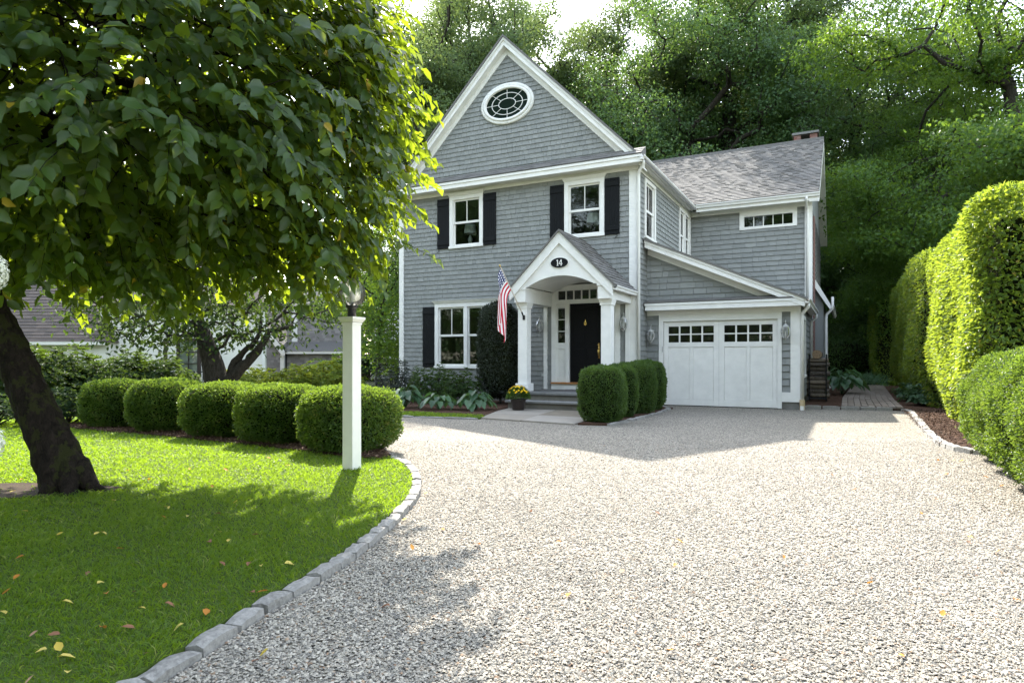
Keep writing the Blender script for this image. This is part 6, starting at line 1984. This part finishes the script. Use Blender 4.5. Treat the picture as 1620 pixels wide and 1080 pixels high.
for (ms, px, d, rz, s, lab) in (
        (TA, 655, 37, 0.3, 1.16, 'airy sunlit tree rising left of the gable slope'),
        (TB, 770, 41, 1.2, 1.25, 'tall airy tree directly behind the gable peak'),
        (TA, 900, 47, 2.6, 1.30, 'airy tree behind the right slope of the gable'),
        (TB, 1000, 48, 4.0, 1.32, 'tall open tree above the valley between gable and wing roof'),
        (TD, 1085, 37, 0.8, 1.25, 'dense dark tree behind the left end of the wing roof'),
        (TB, 1165, 40, 5.2, 1.26, 'tall tree with forked limbs above the wing roof'),
        (TD, 1260, 40, 3.0, 1.42, 'dense dark tree behind the chimney'),
        (TD, 1345, 42, 1.9, 1.45, 'dense dark tree just right of the chimney'),
        (TA, 1240, 52, 1.0, 1.45, 'pale distant tree rising over the chimney tree'),
        (TA, 1010, 54, 2.0, 1.34, 'pale distant tree between the open oaks'),
        (TD, 860, 52, 2.0, 0.95, 'distant dark tree low behind the gable'),
        (TD, 1420, 34, 4.4, 0.74, 'dark dense tree filling the gap beyond the path'),
        (TE, 1475, 30, 2.2, 0.86, 'mid green tree behind the darker hedge sections'),
        (TE, 1625, 25, 0.5, 1.35, 'bright green maple rising over the tall hedge'),
        (TE, 1760, 26, 3.5, 1.35, 'bright green maple at the right picture edge'),
        (TD, 1490, 44, 3.7, 1.05, 'dark tree behind the bright maple'),
        (TA, 845, 53, 4.4, 1.42, 'pale airy tree seen far off just right of the gable peak'),
        (TB, 735, 51, 2.9, 1.36, 'pale airy tree seen far off just left of the gable peak'),
        (TD, 690, 56, 4.1, 1.45, 'far dark tree filling the wood left of the gable peak'),
        (TD, 800, 60, 2.4, 1.42, 'far dark tree filling the wood behind the gable peak'),
        (TD, 930, 62, 5.5, 1.4, 'far dark tree filling the wood right of the gable peak'),
        (TD, 1120, 56, 3.3, 1.25, 'far dark tree filling the wood above the wing roof'),
        (TD, 1310, 58, 0.4, 1.5, 'far dark tree filling the wood right of the chimney'),
        (TD, 1410, 54, 1.4, 1.15, 'far dark tree between the chimney tree and the maple'),
        (TE, 1530, 33, 4.6, 1.15, 'mid green maple between the dark wood and the bright maple'),
        (TD, 560, 55, 0.2, 0.85, 'distant dark tree behind the white house'),
        (TD, 440, 50, 5.0, 0.9, 'distant dark tree rising behind the cedar house'),
        (TA, 320, 46, 0.9, 0.93, 'distant tree behind the white cottage gable'),
        (TD, 180, 48, 1.6, 0.9, 'distant dark tree behind the brown cottage roof'),
        (TD, 40, 44, 2.9, 0.9, 'distant dark tree at the far left behind the cottage'),
        (TD, -120, 40, 2.0, 0.9, 'distant dark tree beyond the left picture edge')):
    place(ms, 'woodland_tree', at(px, d), rz, s, lab, GB)
place(TS, 'young_tree', at(598, 21.5), 0.4, 1.0, 'small sunlit tree beside the left corner of the house', None)
place(TS, 'young_tree', at(640, 30), 2.0, 1.2, 'small sunlit tree behind the left wall of the house', None)
# trees across the road, mirrored in the window panes
for (x, y, rz, s) in ((-17, -16, 0, 0.8), (-9, -20, 1, 0.85), (-1, -19, 2, 0.8), (7, -18, 3, 0.85), (15, -15, 4, 0.8), (-25, -12, 5, 0.8), (-33, -15, 2, 0.8), (-41, -10, 1, 0.8), (-25.5, -15, 0.5, 1.0)):
    place(TD, 'street_tree', (x, y, -0.05), rz, (s * 1.3, s * 1.3, s * (2.1 if x == -25.5 else 1.3)), 'dense tree across the road mirrored in the window panes', 'trees across the road')  # the stretched one is shaped to darken the oval pane's reflection

for (px, d, Rr, Hh, lab) in ((1335, 44, 3.2, 4.5, 'dark thicket closing the view at the end of the path'), (1385, 42, 2.6, 4.0, 'dark thicket beside the farthest hedge section'), (1440, 40, 3.0, 5.0, 'dark thicket behind the farthest hedge section'),
                             (1290, 46, 3.0, 5.0, 'dark thicket behind the house corner'), (1362, 50, 3.4, 5.5, 'dark thicket farthest off beyond the path end'), (575, 40, 2.4, 2.6, 'dark thicket between the cedar house and the white house'), (640, 46, 3.0, 4.0, 'dark thicket beside the white house')):
    loose('thicket_shrub', at(px, d), Rr, Hh, 5200, 0.20, M['leaf_bgd'], lab, 'shrub', 'thicket at the edge of the wood', 0.6)
th_ = loose('reflection_thicket', (-16, -13, -0.05), 3.6, 6.0, 5200, 0.22, M['leaf_bgd'], 'unseen dark thicket added across the road to darken the window reflections', 'shrub', 'thicket across the road', 0.6)  # unseen, put in to darken what the panes mirror
for x, y in ((-11, -15), (-6, -14), (-1, -15.5), (4, -14), (9, -15), (-21, -11), (14, -12), (-27, -12.5), (-33, -10), (-39, -7), (-45, -3)):
    t_ = copy_tree(th_); t_.location = (x, y, -0.05); t_.rotation_euler = (0, 0, x * 1.7)

# dogwood behind the boxwoods
dg = empty('dogwood_tree', tuple(lv(-6.15, 13.4, 0)), 0, 'low forked tree with twisting grey limbs behind the boxwood row', 'tree')
DB = np.array(lv(-6.15, 13.4, 0))
dch = [lv(-6.12, 13.4, -0.05), lv(-6.10, 13.4, 0.35), lv(-6.13, 13.4, 0.75), lv(-6.22, 13.4, 1.15), lv(-6.35, 13.4, 1.55), lv(-6.5, 13.45, 1.95)]
T = []
while len(T) < 300:
    d = rand_dirs(1)[0]; r = RNG.random() ** 0.4
    q = np.array([-6.3, 13.4, 2.35]) + d * r * np.array([3.1, 1.8, 1.05])
    if q[2] < 1.38: continue
    T.append(lv(*q))
nodes, par, rad, ends = skeleton(dch, np.array(T), 0.0075, 0.16, 2.1)
rad = np.maximum(rad, 0.0075); rad[:6] = np.maximum(rad[:6], [0.30, 0.27, 0.25, 0.21, 0.17, 0.13]); rad[6:] = np.minimum(rad[6:], 0.12)
link('trunk', tubes('trunk', nodes, par, rad, M['bark2'], DB, 8), dg)
b = MB()
def limb(pts, r0, r1):
    q = smooth_line([lv(*p_) - DB for p_ in pts], 0.09)
    q[1:-1] += RNG.normal(size=(len(q) - 2, 3)) * 0.012
    b.tube([tuple(p_) for p_ in q], list(np.linspace(r0, r1, len(q)) * (1 + 0.06 * RNG.normal(size=len(q)))), 10)
limb([(-6.05, 13.35, 0.35), (-5.9, 13.35, 0.7), (-5.58, 13.35, 1.02), (-5.2, 13.3, 1.42), (-5.0, 13.3, 1.75), (-4.5, 13.3, 1.9)], 0.16, 0.03)
limb([(-5.85, 13.35, 0.75), (-5.78, 13.35, 1.05), (-5.6, 13.35, 1.3), (-5.32, 13.35, 1.55), (-5.2, 13.35, 2.0)], 0.085, 0.03)
link('limb', b.mesh('limb', M['bark2'], smooth=True), dg)
T = np.array(T); C_ = np.repeat(T, 20, 0); off = RNG.normal(size=C_.shape) * np.array([0.28, 0.28, 0.16]); Q = C_ + off - DB
k = len(Q)
link('crown', leaf_mesh('crown', Q, rand_dirs(k) + np.array([0, 0, -0.5]), rand_dirs(k) * 0.6 + np.array([0, 0, 1.0]), 0.11 * (0.7 + 0.5 * RNG.random(k)), 0.065 * (0.8 + 0.4 * RNG.random(k)), M['leaf_mid'], None, True), dg)

# ------------------------------------------------------------------ fallen leaves
def fmesh(mt_, c_):
    V, F = leaf_arrays(np.zeros((1, 3)), np.array([[1.0, 0, 0.15]]), np.array([[0, 0, 1.0]]), [1.0], [0.6], True, c_)
    return new_mesh('fallen_leaf', V - np.array([0.5, 0, 0]), F, mt_, np.full(6, RNG.random()), True)
FM = {q: [fmesh(M['fallen_' + q], c_) for c_ in (-0.2, 0.15, 0.4)] for q in 'yob'}
spots = [(348, 841, 'y'), (362, 854, 'y'), (153, 843, 'y'), (165, 842, 'y'), (262, 801, 'y'), (267, 802, 'y'), (260, 817, 'o'), (404, 845, 'b'), (331, 855, 'b'), (297, 815, 'y'), (95, 845, 'y'), (105, 1036, 'y'), (94, 1025, 'y'), (65, 1027, 'y'), (108, 1060, 'y'),
         (225, 961, 'y'), (163, 990, 'o'), (203, 992, 'b'), (107, 950, 'y'), (168, 936, 'o'), (211, 935, 'b'), (261, 925, 'o'), (31, 880, 'o'), (26, 912, 'o'), (12, 937, 'o'), (3, 968, 'y'), (282, 990, 'y'), (270, 955, 'b'), (326, 967, 'o'), (160, 920, 'y'),
         (190, 866, 'o'), (180, 790, 'y'), (212, 762, 'y'), (236, 757, 'o'), (372, 793, 'y'), (335, 770, 'o'), (300, 742, 'o'), (390, 744, 'o'), (202, 743, 'o'), (357, 742, 'o'), (345, 812, 'b'), (413, 893, 'y'), (458, 890, 'y'), (393, 890, 'b'), (351, 891, 'b'), (20, 776, 'y'), (40, 808, 'y'), (34, 758, 'o'),
         (85, 1003, 'b'), (54, 1003, 'b'), (415, 935, 'o'), (398, 935, 'b'), (48, 1076, 'b'), (230, 1035, 'b'), (140, 905, 'b'), (480, 700, 'o'), (455, 735, 'y'), (425, 725, 'o')]
gsp = [(742, 773, 'o'), (757, 860, 'o'), (651, 866, 'o'), (700, 836, 'o'), (840, 807, 'b'), (884, 855, 'o'), (1075, 857, 'o'), (1068, 893, 'o'), (1040, 810, 'b'), (1316, 751, 'o'), (1352, 773, 'o'), (1481, 789, 'o'), (1457, 811, 'o'), (1535, 849, 'y'), (1498, 749, 'o'), (1521, 728, 'y'), (1484, 728, 'o'), (1508, 727, 'y'), (1454, 686, 'b'), (1560, 755, 'o'), (1585, 768, 'o'),
       (1532, 858, 'b'), (1580, 872, 'o'), (1609, 947, 'o'), (1491, 971, 'o'), (1426, 1036, 'o'), (1585, 928, 'b'), (1377, 923, 'o'), (640, 822, 'y'), (674, 781, 'y'), (420, 1033, 'y'), (404, 1043, 'b'), (609, 957, 'b'), (560, 855, 'b'), (1060, 1030, 'o'), (900, 940, 'o'), (985, 905, 'b'), (1240, 880, 'o')]
for L_, z0, grp, wh_ in ((spots, 0.062, 'fallen leaves on the lawn', 'lying on the lawn'), (gsp, 0.020, 'fallen leaves on the gravel', 'lying on the gravel')):
    for (px, py, q) in L_:
        t = (CAM_H - z0) * 1022 / (py - 568)
        p_ = lv((px - 810) / 1022 * t, t, z0)
        o = link('fallen_leaf', random.choice(FM[q]), None, tuple(p_))
        s = random.uniform(0.036, 0.062) * (0.9 if z0 < 0.03 else 1)
        o.scale = (s, s, s)
        o.rotation_euler = (random.uniform(-0.4, 0.4), random.uniform(-0.4, 0.4), random.uniform(0, 6.28))
        if z0 > 0.03:
            wh_ = 'in the sunlit band of the lawn' if py < 760 else ('on the shaded lawn close to the granite edging' if px > 330 else ('on the shaded grass near the leaning trunk' if py < 870 else 'in the deep shade of the lower lawn'))
        else:
            wh_ = 'on the gravel near the lawn edging' if px < 780 else ('on the gravel beside the right-hand boxwoods' if px > 1430 else ('on the open gravel towards the house' if py < 860 else 'on the open gravel close to the camera'))
        tag(o, {'y': 'yellow', 'o': 'orange', 'b': 'brown'}[q] + ' fallen leaf ' + wh_, 'leaf', grp)
